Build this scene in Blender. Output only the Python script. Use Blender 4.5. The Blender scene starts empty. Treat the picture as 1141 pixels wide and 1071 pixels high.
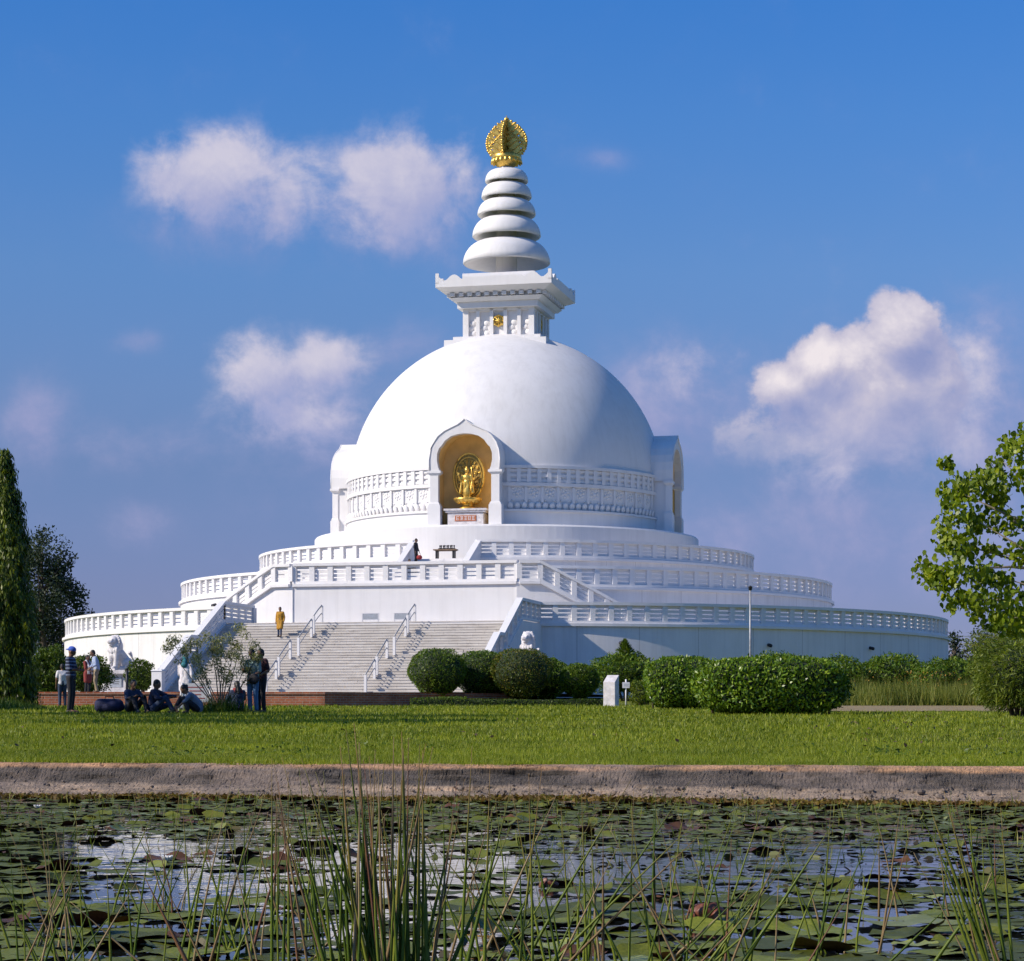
import bpy, bmesh, math, random
import numpy as np
from mathutils import Vector, Matrix, Euler

R = math.radians
random.seed(7)
rng = np.random.default_rng(11)
scene = bpy.context.scene
COL = scene.collection

# ------------------------------------------------------------------ layout
F = 2590.0            # focal length in photo pixels
CX, HY = 570.5, 805.0  # vanishing column and horizon row of the photo
ZC = 0.69             # camera height above the pond
def wx(px, d): return (px - CX) * d / F
def wz(py, d): return ZC + (HY - py) * d / F
def ground(d):        # world height of the lawn at depth d
    return ZC - 0.40 + 0.0163 * (max(19.0, min(d, 133.0)) - 21.7)

# ------------------------------------------------------------------ helpers
def tag(o, label=None, cat=None, group=None, kind=None):
    if label: o['label'] = label
    if cat: o['category'] = cat
    if group: o['group'] = group
    if kind: o['kind'] = kind
    return o

def empty(name, loc, rz=0.0):
    o = bpy.data.objects.new(name, None)
    o.empty_display_size = 0.3
    COL.objects.link(o)
    o.location = loc
    o.rotation_euler = (0, 0, rz)
    return o

def link_mesh(name, me, parent=None, mats=(), loc=None, smooth=None):
    o = bpy.data.objects.new(name, me)
    COL.objects.link(o)
    if parent: o.parent = parent
    if loc is not None: o.location = loc
    for m in mats if isinstance(mats, (list, tuple)) else [mats]:
        me.materials.append(m)
    return o

def copy_thing(o, parent=None):
    c = o.copy(); COL.objects.link(c)
    c.parent = parent
    for ch in o.children:
        copy_thing(ch, c)
    return c

class MB:
    """collects shapes, then becomes one mesh object"""
    def __init__(self): self.v = []; self.f = []; self.mi = []; self.sm = []
    def add(self, vs, fs, mi=0, smooth=False):
        b = len(self.v)
        self.v += [tuple(p) for p in vs]
        for f in fs:
            self.f.append([i + b for i in f]); self.mi.append(mi); self.sm.append(smooth)
    def hexa(self, p, mi=0):   # 8 points: bottom ring then top ring (ccw from above)
        self.add(p, [(3,2,1,0),(4,5,6,7),(0,1,5,4),(1,2,6,5),(2,3,7,6),(3,0,4,7)], mi)
    def box(self, c, s, rz=0.0, mi=0):
        cx, cy, cz = c; a, b, h = s[0]/2, s[1]/2, s[2]/2
        co, si = math.cos(rz), math.sin(rz)
        q = [(-a,-b),(a,-b),(a,b),(-a,b)]
        q = [(cx+x*co-y*si, cy+x*si+y*co) for x, y in q]
        self.hexa([(x,y,cz-h) for x,y in q] + [(x,y,cz+h) for x,y in q], mi)
    def frustum(self, c, s0, s1, z0, z1, mi=0):
        q0 = [(-1,-1),(1,-1),(1,1),(-1,1)]
        self.hexa([(c[0]+x*s0[0]/2, c[1]+y*s0[1]/2, z0) for x,y in q0] +
                  [(c[0]+x*s1[0]/2, c[1]+y*s1[1]/2, z1) for x,y in q0], mi)
    def lathe(self, prof, n=64, c=(0,0), a0=0.0, a1=2*math.pi, mi=0, smooth=True, skip=None):
        full = abs(a1-a0-2*math.pi) < 1e-6
        m = n if full else n+1
        vs = []
        for r, z in prof:
            for i in range(m):
                a = a0 + (a1-a0)*i/n
                vs.append((c[0]+r*math.cos(a), c[1]+r*math.sin(a), z))
        fs = []
        for j in range(len(prof)-1):
            for i in range(n):
                i2 = (i+1) % m if full else i+1
                f = (j*m+i, j*m+i2, (j+1)*m+i2, (j+1)*m+i)
                if skip and skip([vs[k] for k in f]): continue
                fs.append(f)
        self.add(vs, fs, mi, smooth)
    def tube(self, pts, rad, n=6, mi=0, smooth=True, caps=True):
        pts = [Vector(p) for p in pts]
        if not hasattr(rad, '__len__'): rad = [rad]*len(pts)
        vs = []; fs = []
        for i, p in enumerate(pts):
            t = (pts[min(i+1, len(pts)-1)] - pts[max(i-1, 0)])
            t = t.normalized() if t.length > 1e-9 else Vector((0,0,1))
            ref = Vector((0,0,1)) if abs(t.z) < 0.9 else Vector((1,0,0))
            u = t.cross(ref).normalized(); w = t.cross(u).normalized()
            for k in range(n):
                a = 2*math.pi*k/n
                vs.append(p + (u*math.cos(a)+w*math.sin(a))*rad[i])
        for i in range(len(pts)-1):
            for k in range(n):
                k2 = (k+1) % n
                fs.append((i*n+k, (i+1)*n+k, (i+1)*n+k2, i*n+k2))
        if caps:
            fs.append(tuple(range(n)))
            fs.append(tuple((len(pts)-1)*n+k for k in reversed(range(n))))
        self.add(vs, fs, mi, smooth)
    def ell(self, c, r, n=10, m=7, mi=0, rot=None, smooth=True):
        vs = []; fs = []
        for j in range(m+1):
            th = math.pi*j/m
            for i in range(n):
                a = 2*math.pi*i/n
                p = Vector((r[0]*math.sin(th)*math.cos(a), r[1]*math.sin(th)*math.sin(a), -r[2]*math.cos(th)))
                if rot is not None: p = rot @ p
                vs.append(p + Vector(c))
        for j in range(m):
            for i in range(n):
                i2 = (i+1) % n
                fs.append((j*n+i, j*n+i2, (j+1)*n+i2, (j+1)*n+i))
        self.add(vs, fs, mi, smooth)
    def sweep(self, prof, pts, closed=False, mi=0, smooth=False):
        """prof: closed polygon of (outward w, dz); pts: (x,y,z) stations, outward = right of travel"""
        n = len(pts); k = len(prof); vs = []
        for i in range(n):
            x, y, z = pts[i]
            pa = pts[i-1] if (i > 0 or closed) else None
            pb = pts[(i+1) % n] if (i < n-1 or closed) else None
            ns = []
            for a, b in ((pa, pts[i]), (pts[i], pb)):
                if a is None or b is None: continue
                dx, dy = b[0]-a[0], b[1]-a[1]; L = math.hypot(dx, dy)
                ns.append((dy/L, -dx/L))
            if len(ns) == 2:
                mx, my = ns[0][0]+ns[1][0], ns[0][1]+ns[1][1]
                L = math.hypot(mx, my); mx /= L; my /= L
                c = max(0.3, mx*ns[0][0]+my*ns[0][1]); mx /= c; my /= c
            else: mx, my = ns[0]
            for w, dz in prof: vs.append((x+mx*w, y+my*w, z+dz))
        fs = []
        for i in range(n if closed else n-1):
            i2 = (i+1) % n
            for j in range(k):
                j2 = (j+1) % k
                fs.append((i*k+j, i2*k+j, i2*k+j2, i*k+j2))
        if not closed:
            fs.append(tuple(reversed(range(k)))); fs.append(tuple((n-1)*k+j for j in range(k)))
        self.add(vs, fs, mi, smooth)
    def mesh(self, name, off=(0,0,0)):
        me = bpy.data.meshes.new(name)
        me.from_pydata([(x+off[0], y+off[1], z+off[2]) for x,y,z in self.v], [], self.f)
        me.polygons.foreach_set('material_index', self.mi)
        me.polygons.foreach_set('use_smooth', self.sm)
        me.update()
        return me
    def build(self, name, mats, parent=None, off=(0,0,0), loc=None):
        return link_mesh(name, self.mesh(name, off), parent, mats, loc)

def rect(w0, w1, z0, z1): return [(w0,z0),(w1,z0),(w1,z1),(w0,z1)]

# ------------------------------------------------------------------ materials
def mat(name):
    m = bpy.data.materials.new(name); m.use_nodes = True
    nt = m.node_tree
    b = nt.nodes['Principled BSDF']
    return m, nt, b
def N(nt, t, **kw):
    n = nt.nodes.new(t)
    for k, v in kw.items():
        if k == 'ins':
            for a, b in v.items(): n.inputs[a].default_value = b
        else: setattr(n, k, v)
    return n
def L(nt, a, b): nt.links.new(a, b)
def rgba(c): return (c[0], c[1], c[2], 1.0)
def ramp(nt, fac, stops):
    r = N(nt, 'ShaderNodeValToRGB')
    e = r.color_ramp.elements
    while len(e) < len(stops): e.new(0.5)
    for i, (p, c) in enumerate(stops):
        e[i].position = p; e[i].color = rgba(c)
    L(nt, fac, r.inputs['Fac'])
    return r.outputs['Color']
def noise(nt, scale, detail=4, rough=0.55, stretch=None, coord='Object', dist=0.0):
    tc = N(nt, 'ShaderNodeTexCoord')
    src = tc.outputs[coord]
    if stretch:
        mp = N(nt, 'ShaderNodeMapping'); mp.inputs['Scale'].default_value = stretch
        L(nt, src, mp.inputs['Vector']); src = mp.outputs['Vector']
    n = N(nt, 'ShaderNodeTexNoise')
    n.inputs['Scale'].default_value = scale; n.inputs['Detail'].default_value = detail
    n.inputs['Roughness'].default_value = rough; n.inputs['Distortion'].default_value = dist
    L(nt, src, n.inputs['Vector'])
    return n.outputs['Fac']
def mixc(nt, fac, a, b, mode='MIX'):
    m = N(nt, 'ShaderNodeMix', data_type='RGBA', blend_type=mode)
    for s, v in (('Factor', fac), ('A', a), ('B', b)):
        sock = [i for i in m.inputs if i.name == s and (i.type == 'RGBA' if s != 'Factor' else i.type == 'VALUE')][0]
        if hasattr(v, 'is_output'): L(nt, v, sock)
        elif isinstance(v, (int, float)): sock.default_value = v
        else: sock.default_value = rgba(v)
    return [o for o in m.outputs if o.type == 'RGBA'][0]
def bump(nt, b, h, strength=0.3, dist=0.02):
    n = N(nt, 'ShaderNodeBump'); n.inputs['Strength'].default_value = strength; n.inputs['Distance'].default_value = dist
    L(nt, h, n.inputs['Height']); L(nt, n.outputs['Normal'], b.inputs['Normal'])

def simple(name, c, rough=0.6, var=0.25, scale=8.0, metal=0.0, bumpy=0.0):
    m, nt, b = mat(name)
    f = noise(nt, scale, 5)
    lo = tuple(x*(1-var) for x in c); hi = tuple(min(1, x*(1+var)) for x in c)
    L(nt, ramp(nt, f, [(0.3, lo), (0.7, hi)]), b.inputs['Base Color'])
    b.inputs['Roughness'].default_value = rough; b.inputs['Metallic'].default_value = metal
    if bumpy: bump(nt, b, f, bumpy)
    return m

def white_paint(name, base=(0.78,0.765,0.765), streak=0.10, dirt=(0.50,0.47,0.44)):
    m, nt, b = mat(name)
    f = noise(nt, 1.0, 6, 0.65, (2.2, 2.2, 0.12))
    c = ramp(nt, f, [(0.45, base), (0.78, tuple(x*(1-streak) for x in base))])
    g = noise(nt, 0.6, 5, 0.6)
    c2 = ramp(nt, g, [(0.35, (1,1,1)), (0.75, (0.94,0.935,0.93))])
    c = mixc(nt, 1.0, c, c2, 'MULTIPLY')
    h = noise(nt, 0.9, 7, 0.75, (1.5, 1.5, 0.06))
    sp = ramp(nt, h, [(0.60, (0,0,0)), (0.76, (1,1,1))])
    c = mixc(nt, sp, c, mixc(nt, 0.35, c, dirt))
    L(nt, c, b.inputs['Base Color'])
    b.inputs['Roughness'].default_value = 0.62
    b.inputs['Specular IOR Level'].default_value = 0.3
    k = noise(nt, 9.0, 4)
    bump(nt, b, k, 0.08, 0.02)
    return m

def leafmat(name, c0, c1, c2, rough=0.5, trans=0.35, patch=0.0, back=None):
    m, nt, b = mat(name)
    g = N(nt, 'ShaderNodeNewGeometry')
    c = ramp(nt, g.outputs['Random Per Island'], [(0.0, c0), (0.55, c1), (1.0, c2)])
    if patch:
        f = noise(nt, patch, 3)
        c = mixc(nt, 1.0, c, ramp(nt, f, [(0.3, (0.62,0.66,0.6)), (0.7, (1.25,1.2,1.05))]), 'MULTIPLY')
    if back: c = mixc(nt, g.outputs['Backfacing'], c, back)
    L(nt, c, b.inputs['Base Color'])
    b.inputs['Roughness'].default_value = rough
    b.inputs['Specular IOR Level'].default_value = 0.35
    if trans:
        t = N(nt, 'ShaderNodeBsdfTranslucent'); L(nt, mixc(nt, 1.0, c, (1.25,1.2,0.55), 'MULTIPLY'), t.inputs['Color'])
        mx = N(nt, 'ShaderNodeMixShader'); mx.inputs[0].default_value = trans
        L(nt, b.outputs[0], mx.inputs[1]); L(nt, t.outputs[0], mx.inputs[2])
        L(nt, mx.outputs[0], nt.nodes['Material Output'].inputs['Surface'])
    return m

M = {}
M['white'] = white_paint('white_painted_plaster')
M['white2'] = white_paint('white_painted_trim', (0.79,0.775,0.775), 0.05)
def drum_paint(name, per):
    m = white_paint(name, (0.78,0.765,0.765), 0.16); nt = m.node_tree; b = nt.nodes['Principled BSDF']
    src = b.inputs['Base Color'].links[0].from_socket
    tc = N(nt,'ShaderNodeTexCoord'); sx = N(nt,'ShaderNodeSeparateXYZ'); L(nt, tc.outputs['Object'], sx.inputs[0])
    a = N(nt,'ShaderNodeMath', operation='ARCTAN2'); L(nt, sx.outputs['X'], a.inputs[0]); L(nt, sx.outputs['Y'], a.inputs[1])
    k = N(nt,'ShaderNodeMath', operation='MULTIPLY'); L(nt, a.outputs[0], k.inputs[0]); k.inputs[1].default_value = per/(2*math.pi)
    f = N(nt,'ShaderNodeMath', operation='FRACT'); L(nt, k.outputs[0], f.inputs[0])
    d = N(nt,'ShaderNodeMath', operation='LESS_THAN'); L(nt, f.outputs[0], d.inputs[0]); d.inputs[1].default_value = 0.016
    c = mixc(nt, d.outputs[0], src, mixc(nt, 1.0, src, (0.74,0.73,0.73), 'MULTIPLY'))
    # grey-green weathering that gathers in patches and runs down the wall
    w = noise(nt, 0.55, 7, 0.7, (1.0,1.0,0.35)); h = noise(nt, 1.0, 8, 0.8, (3.2,3.2,0.05))
    pr_ = N(nt,'ShaderNodeMath', operation='MULTIPLY'); L(nt, ramp(nt, w, [(0.50,(0,0,0)),(0.72,(1,1,1))]), pr_.inputs[0]); L(nt, ramp(nt, h, [(0.45,(0,0,0)),(0.70,(1,1,1))]), pr_.inputs[1])
    c = mixc(nt, pr_.outputs[0], c, mixc(nt, 0.45, c, (0.38,0.37,0.34)))
    L(nt, c, b.inputs['Base Color'])
    return m
M['drum'] = drum_paint('weathered_white_wall', 52)
M['terrace'] = white_paint('terrace_paving', (0.66,0.63,0.61), 0.12)
M['gold'] = simple('gilded_metal', (0.80,0.50,0.11), 0.34, 0.30, 6.0, 0.72, 0.15)
M['ochre'] = simple('ochre_plaster', (0.90,0.62,0.24), 0.75, 0.12, 1.2)
M['bark'] = simple('bark', (0.10,0.075,0.055), 0.9, 0.5, 14.0, 0, 0.6)
M['paleBark'] = simple('pale_bark', (0.19,0.16,0.12), 0.9, 0.4, 18.0, 0, 0.4)
M['stone'] = simple('pale_carved_stone', (0.62,0.59,0.60), 0.75, 0.22, 5.0, 0, 0.35)
M['galv'] = simple('galvanised_steel', (0.33,0.34,0.36), 0.5, 0.2, 12.0, 0.3)
M['darkmetal'] = simple('dark_metal', (0.03,0.03,0.035), 0.5, 0.3, 10.0, 0.4)
M['grey'] = simple('grey_board', (0.36,0.39,0.44), 0.6, 0.12, 10.0)
M['signwhite'] = simple('white_board', (0.72,0.71,0.74), 0.6, 0.08, 6.0)
M['wood'] = simple('brown_wood', (0.20,0.13,0.08), 0.7, 0.35, 9.0)
M['plaque'] = simple('terracotta_plaque', (0.42,0.13,0.05), 0.6, 0.15, 9.0)

def stair_mat():
    m, nt, b = mat('weathered_marble_steps')
    f = noise(nt, 0.9, 8, 0.65, (1.0, 1.0, 5.0), dist=0.6)
    c = ramp(nt, f, [(0.30, (0.47,0.43,0.385)), (0.5, (0.62,0.58,0.535)), (0.68, (0.69,0.66,0.62))])
    s = noise(nt, 2.3, 8, 0.8, (1.0, 1.0, 9.0))
    c = mixc(nt, ramp(nt, s, [(0.60, (0,0,0)), (0.72, (1,1,1))]), c, (0.40,0.33,0.26))
    br = N(nt, 'ShaderNodeTexBrick', offset=0.5)
    br.inputs['Color1'].default_value = (1,1,1,1); br.inputs['Color2'].default_value = (0.86,0.85,0.84,1)
    br.inputs['Mortar'].default_value = (0.45,0.42,0.38,1); br.inputs['Scale'].default_value = 1.0
    br.inputs['Mortar Size'].default_value = 0.012
    br.inputs['Brick Width'].default_value = 1.15; br.inputs['Row Height'].default_value = 0.1588
    tc = N(nt, 'ShaderNodeTexCoord'); sx = N(nt, 'ShaderNodeSeparateXYZ'); cb = N(nt, 'ShaderNodeCombineXYZ')
    L(nt, tc.outputs['Object'], sx.inputs[0]); L(nt, sx.outputs['X'], cb.inputs['X']); L(nt, sx.outputs['Z'], cb.inputs['Y'])
    L(nt, cb.outputs[0], br.inputs['Vector'])
    c = mixc(nt, 0.55, c, mixc(nt, 1.0, c, br.outputs['Color'], 'MULTIPLY'))
    L(nt, c, b.inputs['Base Color']); b.inputs['Roughness'].default_value = 0.55
    return m
M['steps'] = stair_mat()

def brick_mat():
    m, nt, b = mat('red_brick')
    tc = N(nt, 'ShaderNodeTexCoord'); sx = N(nt, 'ShaderNodeSeparateXYZ'); cb = N(nt, 'ShaderNodeCombineXYZ')
    L(nt, tc.outputs['Object'], sx.inputs[0]); L(nt, sx.outputs['X'], cb.inputs['X']); L(nt, sx.outputs['Z'], cb.inputs['Y'])
    br = N(nt, 'ShaderNodeTexBrick', offset=0.5)
    br.inputs['Color1'].default_value = (0.46,0.15,0.07,1); br.inputs['Color2'].default_value = (0.34,0.10,0.05,1)
    br.inputs['Mortar'].default_value = (0.36,0.28,0.23,1); br.inputs['Scale'].default_value = 1.0
    br.inputs['Mortar Size'].default_value = 0.010
    br.inputs['Brick Width'].default_value = 0.24; br.inputs['Row Height'].default_value = 0.083
    L(nt, cb.outputs[0], br.inputs['Vector'])
    f = noise(nt, 1.4, 6, 0.7)
    c = mixc(nt, 1.0, br.outputs['Color'], ramp(nt, f, [(0.3, (0.6,0.55,0.5)), (0.7, (1.3,1.25,1.2))]), 'MULTIPLY')
    L(nt, c, b.inputs['Base Color']); b.inputs['Roughness'].default_value = 0.85
    bump(nt, b, br.outputs['Fac'], -0.5, 0.01)
    return m
M['brick'] = brick_mat()

# ------------------------------------------------------------------ world
SUN_EL, SUN_AZ = R(34.0), R(249.0)     # azimuth clockwise from +Y
def build_world():
    w = bpy.data.worlds.new('World'); scene.world = w; w.use_nodes = True
    nt = w.node_tree
    bg = nt.nodes['Background']; bg.inputs['Strength'].default_value = 0.1
    sky = N(nt, 'ShaderNodeTexSky', sky_type='NISHITA', sun_disc=False)
    sky.sun_elevation = SUN_EL; sky.sun_rotation = SUN_AZ
    sky.altitude = 100; sky.air_density = 1.0; sky.dust_density = 0.3; sky.ozone_density = 2.5
    tc = N(nt, 'ShaderNodeTexCoord'); sep = N(nt, 'ShaderNodeSeparateXYZ')
    L(nt, tc.outputs['Generated'], sep.inputs[0])
    def M2(op, a, b=None, c=None, clamp=False):
        n = N(nt, 'ShaderNodeMath', operation=op, use_clamp=clamp)
        for i, v in enumerate((a, b, c)):
            if v is None: continue
            if hasattr(v, 'is_output'): L(nt, v, n.inputs[i])
            else: n.inputs[i].default_value = v
        return n.outputs[0]
    # darken and deepen the low sky: dry-season blue over a violet haze band
    tint = ramp(nt, M2('MULTIPLY', sep.outputs['Z'], 2.0, clamp=True), SKY_TINT)
    skyc = mixc(nt, 1.0, sky.outputs['Color'], tint, 'MULTIPLY')
    # cloud coordinates: tangent of azimuth and elevation, scaled so that 0.1 is about 2.2 degrees
    yy = M2('MAXIMUM', sep.outputs['Y'], 0.08)
    P = N(nt, 'ShaderNodeCombineXYZ')
    L(nt, M2('MULTIPLY', M2('DIVIDE', sep.outputs['X'], yy), 2.59), P.inputs['X'])
    L(nt, M2('MULTIPLY', M2('DIVIDE', sep.outputs['Z'], yy), 2.59), P.inputs['Y'])
    def vm(op, a, b=None, c=None):
        n = N(nt, 'ShaderNodeVectorMath', operation=op)
        for i, v in enumerate((a, b, c)):
            if v is None: continue
            if hasattr(v, 'is_output'): L(nt, v, n.inputs[i])
            else: n.inputs[i].default_value = v
        return n
    def fbm(vec, scale, detail, warp, rough=0.61):
        w = N(nt, 'ShaderNodeTexNoise'); w.inputs['Scale'].default_value = scale*0.7; w.inputs['Detail'].default_value = 2
        L(nt, vec, w.inputs['Vector'])
        p = vm('MULTIPLY_ADD', w.outputs['Color'], (warp, warp, 0), vec).outputs[0]
        n = N(nt, 'ShaderNodeTexNoise'); n.inputs['Scale'].default_value = scale; n.inputs['Detail'].default_value = detail
        n.inputs['Roughness'].default_value = rough
        L(nt, p, n.inputs['Vector'])
        return n.outputs['Fac']
    def blobs(vec, bl):
        tot = None
        for (px, py, rx, ry, amp) in bl:
            d = vm('MULTIPLY_ADD', vec, (1000/rx, 1000/ry, 0), (-(px-CX)/rx, -(HY-py)/ry, 0)).outputs[0]
            q = vm('DOT_PRODUCT', d, d).outputs['Value']
            e = M2('MULTIPLY', M2('POWER', 2.718, M2('MULTIPLY', q, -1.0)), amp)
            tot = e if tot is None else M2('SMOOTH_MAX', tot, e, 0.25)
        return tot
    def smooth(v, a, b):
        n = N(nt, 'ShaderNodeMapRange', interpolation_type='SMOOTHSTEP')
        L(nt, v, n.inputs[0]); n.inputs[1].default_value = a; n.inputs[2].default_value = b
        return n.outputs[0]
    front = smooth(sep.outputs['Y'], 0.3, 0.6)
    S = lambda c: tuple(x*10/EXPF for x in c)
    p0 = P.outputs[0]
    p1 = vm('ADD', p0, (-0.018, 0.034, 0)).outputs[0]
    n0 = fbm(p0, 8.5, 8, 0.06); n1 = fbm(p1, 8.0, 5, 0.06)
    b0, b1 = fbm(p0, 13.0, 8, 0.05, 0.6), fbm(p1, 13.0, 4, 0.05, 0.6)
    psep = N(nt, 'ShaderNodeSeparateXYZ'); L(nt, P.outputs[0], psep.inputs[0])
    def layer(base, bl, namp, thr, soft, stops, opac, fine, gain, bias=0.45, fade=None):
        na, nb = (b0, b1) if fine else (n0, n1)
        m0, m1 = blobs(p0, bl), blobs(p1, bl)
        d0 = M2('ADD', m0, M2('MULTIPLY', M2('MULTIPLY', M2('SUBTRACT', na, 0.5), namp), M2('MULTIPLY', m0, 2.2, clamp=True)))
        d1 = M2('ADD', m1, M2('MULTIPLY', M2('MULTIPLY', M2('SUBTRACT', nb, 0.5), namp), M2('MULTIPLY', m1, 2.2, clamp=True)))
        a = M2('MULTIPLY', M2('MULTIPLY', smooth(d0, thr, thr+soft), opac), front)
        if fade: a = M2('MULTIPLY', a, smooth(psep.outputs['Y'], (HY-fade[1])/1000, (HY-fade[0])/1000))
        l = M2('MULTIPLY_ADD', M2('SUBTRACT', d0, d1), gain, bias, clamp=True)
        return mixc(nt, a, base, ramp(nt, l, [(p, S(q)) for p, q in stops]))
    c = skyc
    c = layer(c, VEILS, 1.5, 0.12, 1.1, [(0.2,(0.29,0.32,0.57)),(0.8,(0.40,0.39,0.62))], 0.85, False, 1.2)
    c = layer(c, SOFT, 1.9, 0.19, 0.56, [(0.10,(0.28,0.35,0.63)),(0.40,(0.41,0.43,0.65)),(0.75,(0.64,0.61,0.73))], 0.95, False, 0.55)
    c = layer(c, PUFF, 1.45, 0.29, 0.20, [(0.05,(0.28,0.32,0.56)),(0.34,(0.40,0.41,0.61)),(0.56,(0.56,0.53,0.66)),(0.86,(0.90,0.82,0.84))], 0.95, True, 0.72, 0.36, (410, 575))
    L(nt, c, bg.inputs['Color'])

EXPOSURE = 0.24
EXPF = 2**EXPOSURE
SKY_TINT = [(0.0,(0.30,0.31,0.60)),(0.04,(0.35,0.36,0.72)),(0.12,(0.385,0.395,0.73)),(0.218,(0.41,0.46,0.73)),(0.28,(0.47,0.55,0.82)),(0.38,(0.47,0.66,0.966)),(0.50,(0.37,0.70,1.12)),(0.60,(0.28,0.70,1.22)),(1.0,(0.45,0.85,1.3))]
VEILS = [(790,450,190,85,0.8),(900,600,300,90,0.62),(1090,600,140,110,0.65),(420,560,200,50,0.5),(1110,460,120,170,0.7),(960,570,190,90,0.65),(40,480,60,70,0.6),(150,585,60,40,0.6),(680,178,55,20,0.38),
         (150,380,40,20,0.6),(330,490,150,60,0.6),(130,500,120,40,0.55),(450,400,90,60,0.5),(850,640,160,80,0.5),(255,250,130,60,0.6),(440,260,130,60,0.6)]
SOFT = [(965,490,140,75,0.62),(1065,430,90,90,0.55),(800,425,110,55,0.5),(245,195,95,55,0.95),(320,215,70,62,0.8),(190,170,50,26,0.6),(455,205,90,68,0.95),(505,190,48,52,0.75),(420,250,85,46,0.55),
        (285,415,55,50,0.85),(365,405,60,42,0.7),(330,460,110,52,0.6)]
PUFF = [(1008,368,46,46,1.0),(926,402,46,40,0.9),(882,432,52,30,0.8),(970,450,105,85,1.0),(1040,405,38,52,0.8),(880,490,100,46,0.55),(985,500,90,45,0.6)]
build_world()

sun = bpy.data.lights.new('sun', 'SUN'); sun.energy = 4.3; sun.angle = R(0.53); sun.color = (1.0, 0.895, 0.76)
so = bpy.data.objects.new('sun', sun); COL.objects.link(so)
ts = Vector((math.sin(SUN_AZ)*math.cos(SUN_EL), math.cos(SUN_AZ)*math.cos(SUN_EL), math.sin(SUN_EL)))
so.rotation_euler = ts.to_track_quat('Z', 'Y').to_euler()
so.location = (-60, 20, 60)

cam = bpy.data.cameras.new('camera'); cam.sensor_fit = 'HORIZONTAL'; cam.sensor_width = 36
cam.lens = 36*F/1141.0; cam.shift_y = (HY-535.5)/1141.0; cam.clip_end = 6000; cam.clip_start = 0.1
co = bpy.data.objects.new('camera', cam); COL.objects.link(co)
co.location = (0, 0, ZC); co.rotation_euler = (R(90), 0, 0)
scene.camera = co
scene.view_settings.view_transform = 'Standard'; scene.view_settings.look = 'None'
scene.view_settings.exposure = EXPOSURE; scene.view_settings.gamma = 1
scene.cycles.max_bounces = 8; scene.cycles.diffuse_bounces = 4; scene.cycles.transparent_max_bounces = 8
scene.cycles.caustics_reflective = False; scene.cycles.caustics_refractive = False

scene.world.cycles.sampling_method = 'MANUAL'; scene.world.cycles.sample_map_resolution = 256
scene.cycles.use_adaptive_sampling = True; scene.cycles.adaptive_threshold = 0.02; scene.cycles.adaptive_min_samples = 12
scene.cycles.use_denoising = True
# ------------------------------------------------------------------ organic shapes: solids merged into one skin
def cap(b, p0, p1, r0, r1, n=10):
    p0, p1 = Vector(p0), Vector(p1)
    d = p1-p0
    if d.length < 1e-6: d = Vector((0,0,1e-4))
    t = d.normalized()
    pts = [p0-t*r0*0.75, p0-t*r0*0.4] + [p0+d*k/4 for k in range(5)] + [p1+t*r1*0.4, p1+t*r1*0.75]
    rr = [r0*0.55, r0*0.9] + [r0+(r1-r0)*k/4 for k in range(5)] + [r1*0.9, r1*0.55]
    b.tube(pts, rr, n)
def skin(name, b, voxel, mats, parent=None, smooth=3, fac=0.5, loc=None, paint=None):
    me = b.mesh(name+'_solids')
    o = bpy.data.objects.new(name+'_tmp', me); COL.objects.link(o)
    m = o.modifiers.new('r', 'REMESH'); m.mode = 'VOXEL'; m.voxel_size = voxel; m.use_smooth_shade = True
    if smooth:
        s = o.modifiers.new('s', 'SMOOTH'); s.iterations = smooth; s.factor = fac
    dg = bpy.context.evaluated_depsgraph_get()
    out = bpy.data.meshes.new_from_object(o.evaluated_get(dg))
    bpy.data.objects.remove(o); bpy.data.meshes.remove(me)
    out.name = name
    if not out.polygons: raise RuntimeError('empty skin '+name)
    out.polygons.foreach_set('use_smooth', [True]*len(out.polygons))
    return link_mesh(name, out, parent, mats, loc)

# ------------------------------------------------------------------ foliage built from leaf-sized faces
def unit(v):
    return v / np.maximum(np.linalg.norm(v, axis=-1, keepdims=True), 1e-9)
LEAF4 = [(-0.5,0,0),(0.0,0.5,0.12),(0.5,0,0),(0.0,-0.5,0.12)]
LEAF6 = [(-0.5,0,0),(-0.36,0.40,0.10),(0.0,0.46,0.10),(0.5,0.0,-0.08),(0.0,-0.46,0.10),(-0.36,-0.40,0.10)]
BLADE = [(-0.5,0.5,0),(0.5,0.0,0),(-0.5,-0.5,0)]
def polys_mesh(name, V, k):
    """V: (n,k,3) -> mesh of n polygons"""
    n = len(V); me = bpy.data.meshes.new(name)
    me.vertices.add(n*k); me.vertices.foreach_set('co', V.reshape(-1).astype(np.float32))
    me.loops.add(n*k); me.loops.foreach_set('vertex_index', np.arange(n*k, dtype=np.int32))
    me.polygons.add(n); me.polygons.foreach_set('loop_start', np.arange(0, n*k, k, dtype=np.int32))
    me.polygons.foreach_set('loop_total', np.full(n, k, dtype=np.int32))
    me.update(calc_edges=True)
    return me
def leaf_mesh(name, P, D, l, w, tmpl=LEAF4, up=None):
    """P centres, D long axes, l/w sizes (arrays or numbers)"""
    n = len(P); D = unit(D)
    ref = rng.normal(size=(n,3)) if up is None else up + 0.45*rng.normal(size=(n,3))
    S = unit(np.cross(D, ref)); Nn = np.cross(S, D)
    l = np.broadcast_to(np.asarray(l, float), (n,)); w = np.broadcast_to(np.asarray(w, float), (n,))
    V = np.stack([P + D*(t[0]*l)[:,None] + S*(t[1]*w)[:,None] + Nn*(t[2]*w)[:,None] for t in tmpl], axis=1)
    return polys_mesh(name, V, len(tmpl))
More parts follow.
